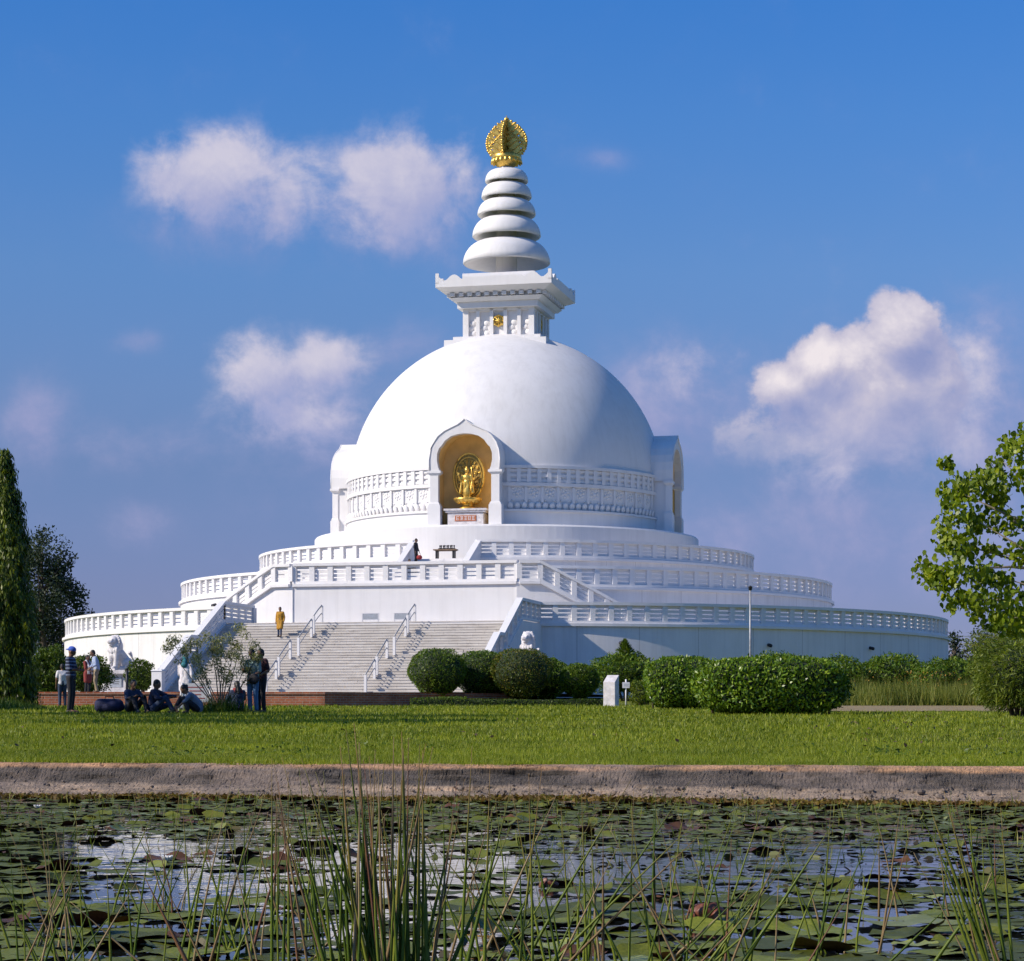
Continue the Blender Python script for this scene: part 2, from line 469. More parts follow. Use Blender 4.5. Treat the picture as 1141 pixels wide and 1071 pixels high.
def rnd_dirs(n): return unit(rng.normal(size=(n,3)))
def vnoise(P, f, seed=0):
    """cheap smooth lumps in -1..1 for numpy points"""
    r = np.random.default_rng(seed); s = 0
    for k in range(5):
        d = unit(r.normal(size=3)); s = s + np.sin(P @ (d*f*(1+0.5*k)) + r.uniform(0, 6.3))/(1+0.4*k)
    return s/2.6
# ================================================================== STUPA
ZP = 1.42                       # plaza height relative to the camera
stupa = empty('stupa', (-0.373, 161.0, ZC + ZP), R(-13.0))
tag(stupa, 'huge white domed stupa with gilded spire standing on three round terraces', 'stupa')
zl = lambda r: r - ZP           # camera-relative height -> local height
def arc(Rr, a0, a1, n, z0, z1=None):
    """a in degrees from the front axis (positive = right)"""
    z1 = z0 if z1 is None else z1
    return [(Rr*math.sin(R(a0+(a1-a0)*i/n)), -Rr*math.cos(R(a0+(a1-a0)*i/n)), z0+(z1-z0)*i/n) for i in range(n+1)]

POST = {}
def balustrade(name, stations, zb, zt, parent=stupa, closed=False, posts=True, visible=None, ledge=True, post_w=0.30, sep_posts=True):
    """stations are on the floor line; zb/zt offsets of bottom ledge and top"""
    st = stations
    b = MB()
    S = lambda w0, w1, a, c: b.sweep(rect(w0, w1, a, c), st, closed)
    if ledge: S(-0.12, 0.35, zb-0.12, zb+0.04)
    S(-0.10, 0.16, zb+0.04, zb+0.20)
    S(-0.16, 0.21, zt-0.17, zt)
    z0, z1 = zb+0.20, zt-0.17
    H = z1-z0; sl = 0.078*H; bar = (H-3*sl)/4
    z = z0
    for k in range(4):
        if k == 0: S(-0.11, 0.0, z-0.003, z+bar)
        elif k == 3: S(-0.11, 0.0, z, z+bar+0.003)
        else: S(-0.11, 0.0, z, z+bar)
        z += bar+sl
    o = b.build(name, M['white2'], parent)
    n = len(st)
    for i in range(n):
        x, y, zz = st[i]
        a = st[i-1] if (i > 0 or closed) else st[i]; c = st[(i+1) % n] if (i < n-1 or closed) else st[i]
        dx, dy = c[0]-a[0], c[1]-a[1]; Ld = math.hypot(dx, dy); sl_ = (c[2]-a[2])/max(Ld, 1e-6)
        h = H + abs(sl_)*post_w*0.0 + 0.004
        key = (round(h, 3), round(sl_, 3), post_w)
        if key not in POST:
            q = MB(); w = post_w/2; d0, d1 = -0.12, 0.15; s = sl_*w
            q.hexa([(-w,-d1,-s-0.002),(w,-d1,s-0.002),(w,-d0,s-0.002),(-w,-d0,-s-0.002),
                    (-w,-d1,h-s),(w,-d1,h+s),(w,-d0,h+s),(-w,-d0,h-s)])
            POST[key] = q.mesh('balustrade_post'); POST[key].materials.append(M['white2'])
        p = bpy.data.objects.new('balustrade_post', POST[key]); COL.objects.link(p)
        p.parent = o; p.location = (x, y, zz+z0); p.rotation_euler = (0, 0, math.atan2(dy, dx))
    return o

def ring_bal(name, Rr, floor, top, n, gap):
    """split: posts facing the front half as parts, the back merged with its rail"""
    st = arc(Rr-0.20, gap, 360-gap, n, zl(floor))
    fr_r = [s for s in st]
    half = 100
    k = int(n*(half-gap)/(360-2*gap))
    balustrade(name, st[:k+1], 0, top-floor)
    balustrade(name, st[n-k:], 0, top-floor)
    # rear half, seen only from elsewhere: rails and posts in one mesh
    b = MB(); s2 = st[k:n-k+1]; h = top-floor
    b.sweep(rect(-0.16,0.20,h-0.17,h), s2); b.sweep(rect(-0.10,0.14,-0.05,0.2), s2); b.sweep(rect(-0.06,0.03,0.2,h-0.17), s2)
    for (x,y,z) in s2[1:-1]:
        b.box((x,y,z+0.2+(h-0.37)/2), (0.3,0.26,h-0.38), math.atan2(x,-y))
    b.build('rear_balustrade', M['white2'], stupa)

RT1, RT2, RT3, RT4 = 30.08, 22.35, 17.06, 13.25
F1, F2, F3, F4 = 5.55, 8.09, 10.18, 12.62
# --- terraces (drum walls with paved floor)
def drum(name, Rr, z0, z1, rin, floor_mat='terrace', n=180):
    b = MB()
    b.lathe([(Rr, zl(z0)), (Rr, zl(z1))], n, smooth=True)
    b.lathe([(Rr, zl(z1)), (rin, zl(z1))], n, mi=1, smooth=False)
    return b.build(name, [M['drum'], M[floor_mat]], stupa)
drum('lower_terrace', RT1, 0.4, F1, RT2-0.3)
drum('middle_terrace', RT2, F1-0.1, F2, RT3-0.3)
drum('upper_terrace', RT3, F2-0.1, F3, RT4-0.3)
b = MB()
b.lathe([(RT4, zl(F3)-0.1), (RT4, zl(F4)-0.12), (RT4-0.1, zl(F4)), (8.0, zl(F4))], 160, smooth=False)
o = b.build('dome_plinth', M['white'], stupa)
ring_bal('lower_balustrade', RT1, F1, 6.80, 160, 16.35)
ring_bal('middle_balustrade', RT2, F2, 9.38, 112, 18.6)
ring_bal('upper_balustrade', RT3, F3, 11.36, 96, 6.9)

# --- entrance platform in front of the lower terrace and the broad stair
SW = 8.3; TOPR, MID0, MID1, BOTR = 33.5, 37.8, 38.8, 43.0
b = MB()
b.hexa([(-SW-0.45,-TOPR,-1),(SW+0.45,-TOPR,-1),(SW+0.45,-27.5,-1),(-SW-0.45,-27.5,-1),
        (-SW-0.45,-TOPR,zl(F1)-0.004),(SW+0.45,-TOPR,zl(F1)-0.004),(SW+0.45,-27.5,zl(F1)-0.004),(-SW-0.45,-27.5,zl(F1)-0.004)])
b.build('entrance_platform', M['white'], stupa)
stair = MB()
NS = 13; rise = zl(F1)/(2*NS)
for f, (ra, rb, zt_) in enumerate(((TOPR, MID0, zl(F1)), (MID1, BOTR, zl(F1)/2))):
    for i in range(NS):
        run = (rb-ra)/NS
        y0 = -(ra+run*i); zt = zt_ - rise*i - (rise if True else 0)
        if f == 1: zt = zt_ - rise*(i+1)
        if i == NS-1 and f == 0: y1 = -MID1
        else: y1 = -(ra+run*(i+1))
        # tread slab with a slight nosing
        if zt < 0.02: continue
        stair.hexa([(-SW-0.02,y1,-0.6),(SW+0.02,y1,-0.6),(SW+0.02,y0,-0.6),(-SW-0.02,y0,-0.6),
                    (-SW-0.02,y1,zt-0.045),(SW+0.02,y1,zt-0.045),(SW+0.02,y0,zt-0.045),(-SW-0.02,y0,zt-0.045)])
        stair.hexa([(-SW-0.02,y1-0.03,zt-0.045),(SW+0.02,y1-0.03,zt-0.045),(SW+0.02,y0,zt-0.045),(-SW-0.02,y0,zt-0.045),
                    (-SW-0.02,y1-0.03,zt),(SW+0.02,y1-0.03,zt),(SW+0.02,y0,zt),(-SW-0.02,y0,zt)])
# nosing of the platform edge
stair.hexa([(-SW,-TOPR-0.03,zl(F1)-0.05),(SW,-TOPR-0.03,zl(F1)-0.05),(SW,-28.2,zl(F1)-0.05),(-SW,-28.2,zl(F1)-0.05),
            (-SW,-TOPR-0.03,zl(F1)),(SW,-TOPR-0.03,zl(F1)),(SW,-28.2,zl(F1)),(-SW,-28.2,zl(F1))])
staircase = stair.build('staircase', M['steps'], stupa)
def stair_z(r):
    if r <= TOPR: return zl(F1)
    if r <= MID0: return zl(F1) - (r-TOPR)/(MID0-TOPR)*zl(F1)/2
    if r <= MID1: return zl(F1)/2
    return max(0, zl(F1)/2 - (r-MID1)/(BOTR-MID1)*zl(F1)/2)
for s in (-1, 1):
    x = s*(SW+0.22)
    rs = [28.75+(TOPR-28.75)*i/4 for i in range(5)]
    runs = [rs, [TOPR+(MID0-TOPR)*i/4 for i in range(5)], [MID0, MID1], [MID1+(BOTR-MID1)*i/4 for i in range(5)]]
    for k, rr in enumerate(runs):
        st = [(x, -r, stair_z(r)) for r in rr]
        if s < 0: st = st
        else: st = list(reversed(st))
        # outward is right of travel: left side travels to the front, right side back
        balustrade('stair_balustrade', st, 0.02, 1.24, post_w=0.26, ledge=False)
    # solid flank below the rail
    b = MB()
    allr = [TOPR, MID0, MID1, BOTR]
    for a, c in zip(allr[:-1], allr[1:]):
        x0, x1 = sorted((s*(SW-0.0), s*(SW+0.44)))
        b.hexa([(x0,-c,-1.2),(x1,-c,-1.2),(x1,-a,-1.2),(x0,-a,-1.2),
                (x0,-c,stair_z(c)+0.08),(x1,-c,stair_z(c)+0.08),(x1,-a,stair_z(a)+0.08),(x0,-a,stair_z(a)+0.08)])
    b.build('stair_flank', M['white'], stupa)
    b = MB(); b.box((x,-BOTR-0.18,0.6),(0.56,0.50,1.3)); b.frustum((x,-BOTR-0.18),(0.66,0.60),(0.5,0.44),1.253,1.33)
    b.build('newel_post', M['white2'], stupa)
# --- handrails on the stair
for hx in (-2.75, 2.6):
    for seg in ((TOPR-0.1, TOPR+1.35), (TOPR+1.75, MID0-0.3), (MID1+0.1, MID1+2.0), (MID1+2.4, BOTR-0.15)):
        pb = MB()
        pts = [(hx, -r, stair_z(r)+0.95) for r in (seg[0], (seg[0]+seg[1])/2, seg[1])]
        pb.tube(pts, 0.035, 8)
        pb.tube([(p[0], p[1], p[2]-0.42) for p in pts], 0.025, 8)
        rail = pb.build('handrail', M['galv'], stupa)
        for r in (seg[0], seg[1]):
            q = MB(); q.box((hx, -r, stair_z(r)+0.44), (0.13, 0.13, 0.98)); q.build('handrail_post', M['white2'], rail)

# --- landing block carrying the middle terrace forward, with two curved side flights
LB, LW = 26.4, 6.74
LA = math.degrees(math.asin(LW/math.hypot(LW, LB)))
LR = math.hypot(LW, LB)
b = MB()
zt = zl(F2); z0 = zl(F1)-0.05
front = [(-LW,-LB), (LW,-LB)]
poly = front + [(RT2*math.sin(R(17.6)), -RT2*math.cos(R(17.6))), (0,-RT2+0.6), (-RT2*math.sin(R(17.6)), -RT2*math.cos(R(17.6)))]
b.add([(x,y,z0) for x,y in poly] + [(x,y,zt-0.004) for x,y in poly],
      [tuple(range(5,10))[::1], (0,1,6,5), (1,2,7,6), (4,0,5,9)])
b.build('landing_block', M['white'], stupa)
st = [(-LW+2*LW*i/12, -LB+0.2, zt) for i in range(13)]
balustrade('landing_balustrade', st, 0, 1.27, post_w=0.32)
FR = LR - 0.05; FIN = RT2 + 0.02
A0, A1, A2 = LA, LA+2.9, LA+13.2
for s in (-1, 1):
    # floor wedge + steps
    b = MB()
    nst = 15
    angs = [A0, A1] + [A1+(A2-A1)*(i+1)/nst for i in range(nst)]
    zs = [zt-0.006] + [zt - (zt-zl(F1))*(i+1)/(nst+1) for i in range(nst)]
    for (a, c), z in zip(zip(angs[:-1], angs[1:]), zs):
        q = []
        for ang, rr in ((a, FR), (c, FR), (c, FIN), (a, FIN)):
            q.append((s*rr*math.sin(R(ang)), -rr*math.cos(R(ang))))
        if s < 0: q = [q[1], q[0], q[3], q[2]]
        b.hexa([(x,y,z0) for x,y in q] + [(x,y,z) for x,y in q])
    b.build('side_flight', M['white'], stupa)
    zf = lambda a: zt if a <= A1 else zt - (zt-zl(F1))*(a-A1)/(A2-A1)
    for seg, nb in (((A0+0.35, A1), 1), ((A1, A2), 5)):
        aa = [seg[0]+(seg[1]-seg[0])*i/nb for i in range(nb+1)]
        st = [(s*(FR-0.02)*math.sin(R(a)), -(FR-0.02)*math.cos(R(a)), zf(a)) for a in aa]
        if s < 0: st = list(reversed(st))
        balustrade('side_flight_balustrade', st, 0.0, 1.25, post_w=0.3)
    # outer wall under the rail
    b = MB(); n = 14
    for i in range(n):
        a, c = A0+(A2-A0)*i/n, A0+(A2-A0)*(i+1)/n
        def P(rr, ang): return (s*rr*math.sin(R(ang)), -rr*math.cos(R(ang)))
        q = [P(FR+0.12, a), P(FR+0.12, c), P(FR-0.14, c), P(FR-0.14, a)]
        tops = [zf(a), zf(c), zf(c), zf(a)]
        if s < 0: q = [q[1], q[0], q[3], q[2]]; tops = [tops[1], tops[0], tops[3], tops[2]]
        b.hexa([(x,y,z0) for x,y in q] + [(x,y,z-0.09) for (x,y),z in zip(q, tops)])
    b.build('side_flight_wall', M['white'], stupa)
# --- upper flight from the landing to the upper terrace
b = MB(); nst = 13; ya, yb = 16.9, 21.6
for i in range(nst):
    y0 = ya+(yb-ya)*i/nst; y1 = ya+(yb-ya)*(i+1)/nst; z = zl(F3) - (F3-F2)*(i+1)/(nst+1) if True else 0
    b.hexa([(-1.9,-y1,zt-0.1),(1.9,-y1,zt-0.1),(1.9,-y0,zt-0.1),(-1.9,-y0,zt-0.1),(-1.9,-y1,z),(1.9,-y1,z),(1.9,-y0,z),(-1.9,-y0,z)])
b.build('upper_flight', M['white'], stupa)
for s in (-1, 1):
    b = MB(); x0, x1 = sorted((s*1.9, s*2.3))
    b.hexa([(x0,-yb,zt-0.1),(x1,-yb,zt-0.1),(x1,-ya+0.2,zt-0.1),(x0,-ya+0.2,zt-0.1),
            (x0,-yb,zt+0.95),(x1,-yb,zt+0.95),(x1,-ya+0.2,zl(F3)+1.19),(x0,-ya+0.2,zl(F3)+1.19)])
    b.build('upper_flight_parapet', M['white2'], stupa)

# --- dome, drum bands
DR, DC, DS = 10.84, 16.05, 10.72
NW, NZ0, NZ1 = 2.24, 12.4, 19.0
def in_niche(vs):
    for ax in range(4):
        ca, sa = math.cos(ax*math.pi/2), math.sin(ax*math.pi/2)
        if ax == 2: continue
        ok = True
        for x, y, z in vs:
            u, rr = x*ca+y*sa, -(-x*sa+y*ca)
            zz = z+ZP
            hw = NW if zz < 16.2 else float(np.interp(zz, [16.2,16.9,17.45,17.95,18.42,18.78,19.02,19.2], [2.37,2.37,2.28,2.08,1.7,1.25,0.8,0.4]))-0.08
            if not (abs(u) < hw and rr > 0 and NZ0 < zz < NZ1): ok = False; break
        if ok: return True
    return False
b = MB()
prof = [(DR, zl(16.5)-0.2)] + [(DR*math.cos(R(a)), zl(DC)+DS*math.sin(R(a))) for a in np.linspace(1.6, 89.5, 84)]
b.lathe(prof, 320, skip=in_niche)
b.build('dome', M['white'], stupa)
b = MB()
def band(r0, r1, z0, z1): 
    b.lathe([(r0-0.5, zl(z0)), (r1, zl(z0)), (r1, zl(z1)), (r0-0.5, zl(z1))], 320, smooth=False, skip=in_niche)
b.lathe([(DR+0.20, zl(12.5)), (DR+0.20, zl(13.62))], 320, smooth=True, skip=in_niche)       # plain base
band(DR, DR+0.32, 13.62, 13.76)
b.lathe([(DR+0.02, zl(13.7)), (DR+0.02, zl(16.5))], 320, smooth=True, skip=in_niche)   # recessed ground
band(DR, DR+0.20, 15.27, 15.50)
band(DR, DR+0.22, 16.42, 16.62)
o = b.build('drum', M['white'], stupa)
# frieze: louvred row, panel row, lotus row
class Arcs(dict):
    def __missing__(self, k): self[k] = MB(); return self[k]
lou, pan, lot = Arcs(), Arcs(), Arcs()
def sect(a):
    a = (a+180) % 360-180
    return 0 if -90 < a < 0 else 1 if 0 <= a < 90 else 2
n1 = 104
for i in range(n1):
    a = 360*i/n1
    if min(abs((a+45) % 90 - 45), 90) < 12.6 and not 120 < a < 240: continue
    ax, ay, az = math.sin(R(a)), -math.cos(R(a)), R(a)
    lou[sect(a)].box(((DR+0.09)*ax, (DR+0.09)*ay, zl(15.96)), (0.27, 0.16, 0.90), az)
    a2 = a+180/n1
    if min(abs((a2+45) % 90 - 45), 90) < 12.6 and not 120 < a2 < 240: continue
    bx, by = math.sin(R(a2)), -math.cos(R(a2))
    for zz in (15.62, 15.96, 16.30):
        lou[sect(a)].box(((DR+0.06)*bx, (DR+0.06)*by, zl(zz)), (0.42, 0.09, 0.17), R(a2))
n2 = 64
for i in range(n2):
    a = 360*(i+0.5)/n2
    if min(abs((a+45) % 90 - 45), 90) < 12.6 and not 120 < a < 240: continue
    ax, ay, az = math.sin(R(a)), -math.cos(R(a)), R(a)
    pan[sect(a)].box(((DR+0.08)*ax, (DR+0.08)*ay, zl(14.73)), (0.16, 0.14, 1.02), az)
    a2 = a+180/n2
    if min(abs((a2+45) % 90 - 45), 90) < 12.9 and not 120 < a2 < 240: continue
    bx, by = math.sin(R(a2)), -math.cos(R(a2)); tx, ty = math.cos(R(a2)), math.sin(R(a2))
    rt = Matrix.Rotation(R(a2), 3, 'Z')
    pan[sect(a)].ell(((DR+0.03)*bx, (DR+0.03)*by, zl(14.85)), (0.13,0.07,0.13), 8, 5, rot=rt)
    for k in range(6):
        t = k*math.pi/3+0.3
        pan[sect(a)].ell(((DR+0.03)*bx+tx*0.23*math.cos(t), (DR+0.03)*by+ty*0.23*math.cos(t), zl(14.85)+0.23*math.sin(t)), (0.10,0.05,0.10), 6, 4, rot=rt)
    for sx_ in (-1, 1):
        for zz in (14.36, 15.14):
            pan[sect(a)].ell(((DR+0.03)*bx+tx*0.31*sx_, (DR+0.03)*by+ty*0.31*sx_, zl(zz)), (0.10,0.05,0.07), 6, 4, rot=rt)
n3 = 150
for i in range(n3):
    a = 360*i/n3
    if min(abs((a+45) % 90 - 45), 90) < 12.2 and not 120 < a < 240: continue
    rt = Matrix.Rotation(R(a), 3, 'Z') @ Matrix.Rotation(R(18), 3, 'X')
    lot[sect(a)].ell(((DR+0.10)*math.sin(R(a)), -(DR+0.10)*math.cos(R(a)), zl(13.98)), (0.225,0.07,0.27), 6, 6, rot=rt)
for k_, (qa, qb) in enumerate(((-77,-13),(13,77),(103,257))):
    pan[k_].lathe([(DR+0.03, zl(14.28)), (DR+0.03, zl(15.2))], 40, a0=R(qa-90), a1=R(qb-90))
for coll, nm in ((lou,'louvre_frieze'),(pan,'rosette_frieze'),(lot,'lotus_moulding')):
    for k in sorted(coll): coll[k].build(nm, M['white2'], o)

# --- niches (front, right, left)
def niche_outline():
    """half outlines from the spring line to the apex: outer hood and inner cusped arch"""
    outer = [(2.36,16.22),(2.39,16.95),(2.32,17.5),(2.14,18.0),(1.80,18.45),(1.36,18.78),(0.88,19.00),(0.48,19.17),(0.20,19.36),(0.0,19.54)]
    inner = [(1.66,16.22),(1.75,16.45),(1.83,16.85),(1.82,17.3),(1.68,17.68),(1.54,17.80),(1.30,18.14),(0.90,18.42),(0.45,18.54),(0.0,18.58)]
    return outer, inner
def make_niche(rot):
    root = empty('niche', (0,0,0), rot); root.parent = stupa
    rho = 11.95; rb_ = 9.55
    outer, inner = niche_outline()
    O = [(x, z) for x, z in outer] + [(-x, z) for x, z in reversed(outer[:-1])]
    I = [(x, z) for x, z in inner] + [(-x, z) for x, z in reversed(inner[:-1])]
    n = len(O)
    b = MB()
    vs = [(x, -rho, zl(z)) for x, z in O] + [(x, -rho, zl(z)) for x, z in I] + [(x, -rb_, zl(z)) for x, z in O] + [(x, -rho+0.5, zl(z)) for x, z in I]
    fs = []
    for i in range(n-1):
        fs.append((i, n+i, n+i+1, i+1))            # front
        fs.append((i, i+1, 2*n+i+1, 2*n+i))        # hood back
        fs.append((n+i, 3*n+i, 3*n+i+1, n+i+1))    # soffit
    b.add(vs, fs, 0)
    # raised moulding along the hood edge
    for i in range(n-1):
        pass
    b.tube([(x*0.985, -rho-0.02, zl(z-0.02)) for x, z in O], 0.05, 6, caps=True)
    b.build('arch_hood', M['white'], root)
    # chamber: walls behind the arch
    b = MB(); wv = 1.86; y0, y1 = -rho+0.5, -10.05
    J = [(wv,12.62),(wv,17.0),(1.72,17.6),(1.4,18.1),(0.9,18.48),(0.4,18.62),(0,18.66)]
    J = J + [(-x, z) for x, z in reversed(J[:-1])]
    m = len(J)
    vs = [(x,y0,zl(z)) for x,z in J] + [(x,y1,zl(z)) for x,z in J]
    fs = [(i, m+i, m+i+1, i+1) for i in range(m-1)] + [tuple(range(m, 2*m))]
    b.add(vs, fs, 0)
    # front return of the chamber up to the arch soffit
    b.build('niche_chamber', M['ochre'], root)
    # side cheeks that carry the hood
    for s in (-1, 1):
        b = MB(); b.box((s*2.05,-(rho-0.42+rb_)/2-0.0,zl(14.4)),(0.36,rho-0.42-rb_,3.66)); b.build('niche_cheek', M['white'], root)
        c = MB(); x = s*2.03
        c.box((x,-rho+0.26,zl(13.30)),(0.84,0.60,1.36)); c.box((x,-rho+0.26,zl(14.02)),(0.74,0.52,0.12))
        c.frustum((x,-rho+0.26),(0.70,0.48),(0.60,0.42),zl(14.083),zl(14.18))
        c.box((x,-rho+0.26,zl(15.05)),(0.54,0.40,1.74))
        c.frustum((x,-rho+0.26),(0.56,0.42),(0.86,0.60),zl(15.923),zl(16.06)); c.box((x,-rho+0.26,zl(16.14)),(0.92,0.64,0.157))
        c.build('niche_column', M['white2'], root)
    return root
for rot in (0, math.pi/2, -math.pi/2): make_niche(rot)

# --- harmika (square crown)
b = MB()
b.box((0,0,zl(25.2)),(7.1,7.1,1.66)); b.box((0,0,zl(26.17)),(6.1,6.1,0.28))
b.build('crown_base', M['white'], stupa)
b = MB(); hb = 2.5
b.box((0,0,zl(27.3)),(4.5,4.5,1.98))
for k in range(4):
    rt = k*math.pi/2; ca, sa = math.cos(rt), math.sin(rt)
    def pl(u, w, z, s): b.box((u*ca-w*sa, u*sa+w*ca, zl(z)), s, rt)
    for u in (-1.44,-0.48,0.48,1.44): pl(u, -2.36, 27.3, (0.24,0.27,1.975))
    for u in (-1,1): pl(u*2.3, -2.3 if u < 0 else -2.3, 27.3, (0.39,0.39,1.977)) if u < 0 else None
    pl(0, -2.37, 28.2, (4.2,0.25,0.16))
    for u in (-1.92,-0.96,0.96,1.92):
        for q, (dx, dz) in enumerate(((0.10,26.62),(-0.08,26.95),(0.08,27.3))):
            rtm = Matrix.Rotation(rt, 3, 'Z')
            b.ell(((u+dx)*ca+2.25*sa, (u+dx)*sa-2.25*ca, zl(dz)), (0.24,0.10,0.20), 8, 5, rot=rtm)
b.build('crown_body', M['white2'], stupa)
b = MB()
b.box((0,0,zl(28.50)),(5.62,5.62,0.42))
b.frustum((0,0),(6.0,6.0),(6.5,6.5),zl(28.713),zl(28.95)); b.box((0,0,zl(29.10)),(6.1,6.1,0.294))
for k in range(4):
    rt = k*math.pi/2; ca, sa = math.cos(rt), math.sin(rt)
    for i in range(11):
        u = -3.0+6.0*i/10
        b.box((u*ca+3.2*sa, u*sa-3.2*ca, zl(29.13)), (0.30,0.5,0.22), rt)
b.frustum((0,0),(6.7,6.7),(8.0,8.0),zl(29.25),zl(29.55)); b.box((0,0,zl(29.72)),(8.06,8.06,0.334))
b.build('crown_cornice', M['white2'], stupa)
b = MB()
b.box((0,0,zl(30.3)),(5.05,5.05,0.82))
for k in range(4):
    rt = k*math.pi/2; ca, sa = math.cos(rt), math.sin(rt)
    # upswept lip with corner acroteria and small waves, 0.22 m thick
    us = np.linspace(-4.03, 4.03, 61); vs = []; 
    for u in us:
        d = 4.03-abs(u)
        h = 0.12 + 0.50*max(0, 1-d/0.55)**1.2 + (0.38*math.sin(math.pi*min(1,max(0,(d-0.75)/1.1))) if 0.75 < d < 1.85 else 0) + (0.20 if d >= 1.85 else 0)*min(1,(d-1.85)/0.1 if d > 1.85 else 0)
        for w in (4.028, 3.80):
            vs.append((u*ca+w*sa, u*sa-w*ca, zl(29.80))); vs.append((u*ca+w*sa, u*sa-w*ca, zl(29.885)+h))
    fs = []
    for i in range(60):
        a, c = 4*i, 4*i+4
        fs += [(a,c,c+1,a+1),(a+2,a+3,c+3,c+2),(a+1,c+1,c+3,a+3)]
    fs += [(0,1,3,2),(240,242,243,241)]
    b.add(vs, fs)
    for i in range(5):
        u = -1.9+0.95*i
        p = [(u-0.36,30.12),(u+0.36,30.12),(u,30.52)]
        vs = [(x*ca+w*sa, x*sa-w*ca, zl(z)) for w in (2.60,2.49) for x, z in p]
        b.add(vs, [(0,1,2),(0,3,4,1),(1,4,5,2),(2,5,3,0)])
b.build('crown_parapet', M['white2'], stupa)
def wheel(parent, rt, rho, z, rad):
    b = MB(); n = 20; ca, sa = math.cos(rt), math.sin(rt)
    T = lambda u, w, zz: (u*ca+w*sa, u*sa-w*ca, zl(z)+zz)
    ring = [T(rad*0.88*math.cos(2*math.pi*i/n), rho, rad*0.88*math.sin(2*math.pi*i/n)) for i in range(n+1)]
    b.tube(ring, rad*0.14, 6, caps=False)
    for i in range(4):
        t = math.pi*i/4
        b.tube([T(-rad*0.9*math.cos(t), rho, -rad*0.9*math.sin(t)), T(rad*0.9*math.cos(t), rho, rad*0.9*math.sin(t))], rad*0.07, 6)
    b.ell(T(0, rho, 0), (rad*0.25,)*3, 8, 6)
    for i in range(8):
        t = 2*math.pi*i/8; b.ell(T(rad*math.cos(t), rho, rad*math.sin(t)), (rad*0.13,)*3, 6, 4)
    b.ell(T(0, rho-0.07, 0), (rad*0.8 if abs(ca) > 0.5 else 0.03, 0.03 if abs(ca) > 0.5 else rad*0.8, rad*0.8), 14, 6)
    b.build('wheel_emblem', M['gold'], parent)
for k in range(4): wheel(stupa, k*math.pi/2, 2.42, 27.42, 0.40)

# --- spire: stem and five umbrella discs
b = MB(); b.lathe([(0.74,zl(30.6)),(0.72,zl(33.0)),(0.66,zl(35.5)),(0.5,zl(38.4)),(0.001,zl(38.45))], 32)
b.build('spire_stem', M['white'], stupa)
for Rd, zr, hh in ((3.02,31.75,1.84),(2.37,33.62,1.50),(2.02,35.12,1.20),(1.74,36.32,1.10),(1.49,37.42,0.90)):
    b = MB(); pr = [(0.6, zl(zr)+hh*0.42), (Rd*0.90, zl(zr)-0.02), (Rd*0.97, zl(zr)-0.06), (Rd, zl(zr)+0.02)]
    for t in np.linspace(0.12, 1.0, 12):
        a = t*math.pi/2
        r_ = 0.55+(Rd-0.55)*math.cos(a)**0.62
        pr.append((r_, zl(zr)+0.06+hh*0.86*math.sin(a)**1.15))
    pr.append((0.5, zl(zr)+hh*1.0))
    b.lathe(pr, 72)
    b.build('umbrella_disc', M['white'], stupa)
# --- gilded finial
b = MB(); pr = [(0.30,zl(38.3)),(0.45,zl(38.42)),(0.80,zl(38.62)),(1.03,zl(38.95)),(1.05,zl(39.2)),(0.95,zl(39.28)),(0.4,zl(39.25))]
b.lathe(pr, 36)
for i in range(18):
    a = 2*math.pi*i/18
    rt = Matrix.Rotation(a, 3, 'Z') @ Matrix.Rotation(R(-28), 3, 'Y')
    b.ell((0.93*math.cos(a), 0.93*math.sin(a), zl(38.95)), (0.11,0.17,0.34), 6, 6, rot=rt)
fin = b.build('finial', M['gold'], stupa)
def flame_half(z):          # half width of the flame at height 0..1
    pts = [(0,0.80),(0.08,1.12),(0.2,1.34),(0.36,1.43),(0.52,1.37),(0.66,1.16),(0.80,0.80),(0.91,0.38),(1,0.0)]
    for (a, w0), (c, w1) in zip(pts[:-1], pts[1:]):
        if a <= z <= c: return w0+(w1-w0)*(z-a)/(c-a)
    return 0
holes = [(0.98,0.38,0.12),(1.02,0.22,0.09),(0.46,0.66,0.10),(0.86,0.54,0.10),(1.2,0.46,0.07),(0.62,0.76,0.07),(1.2,0.16,0.06)]
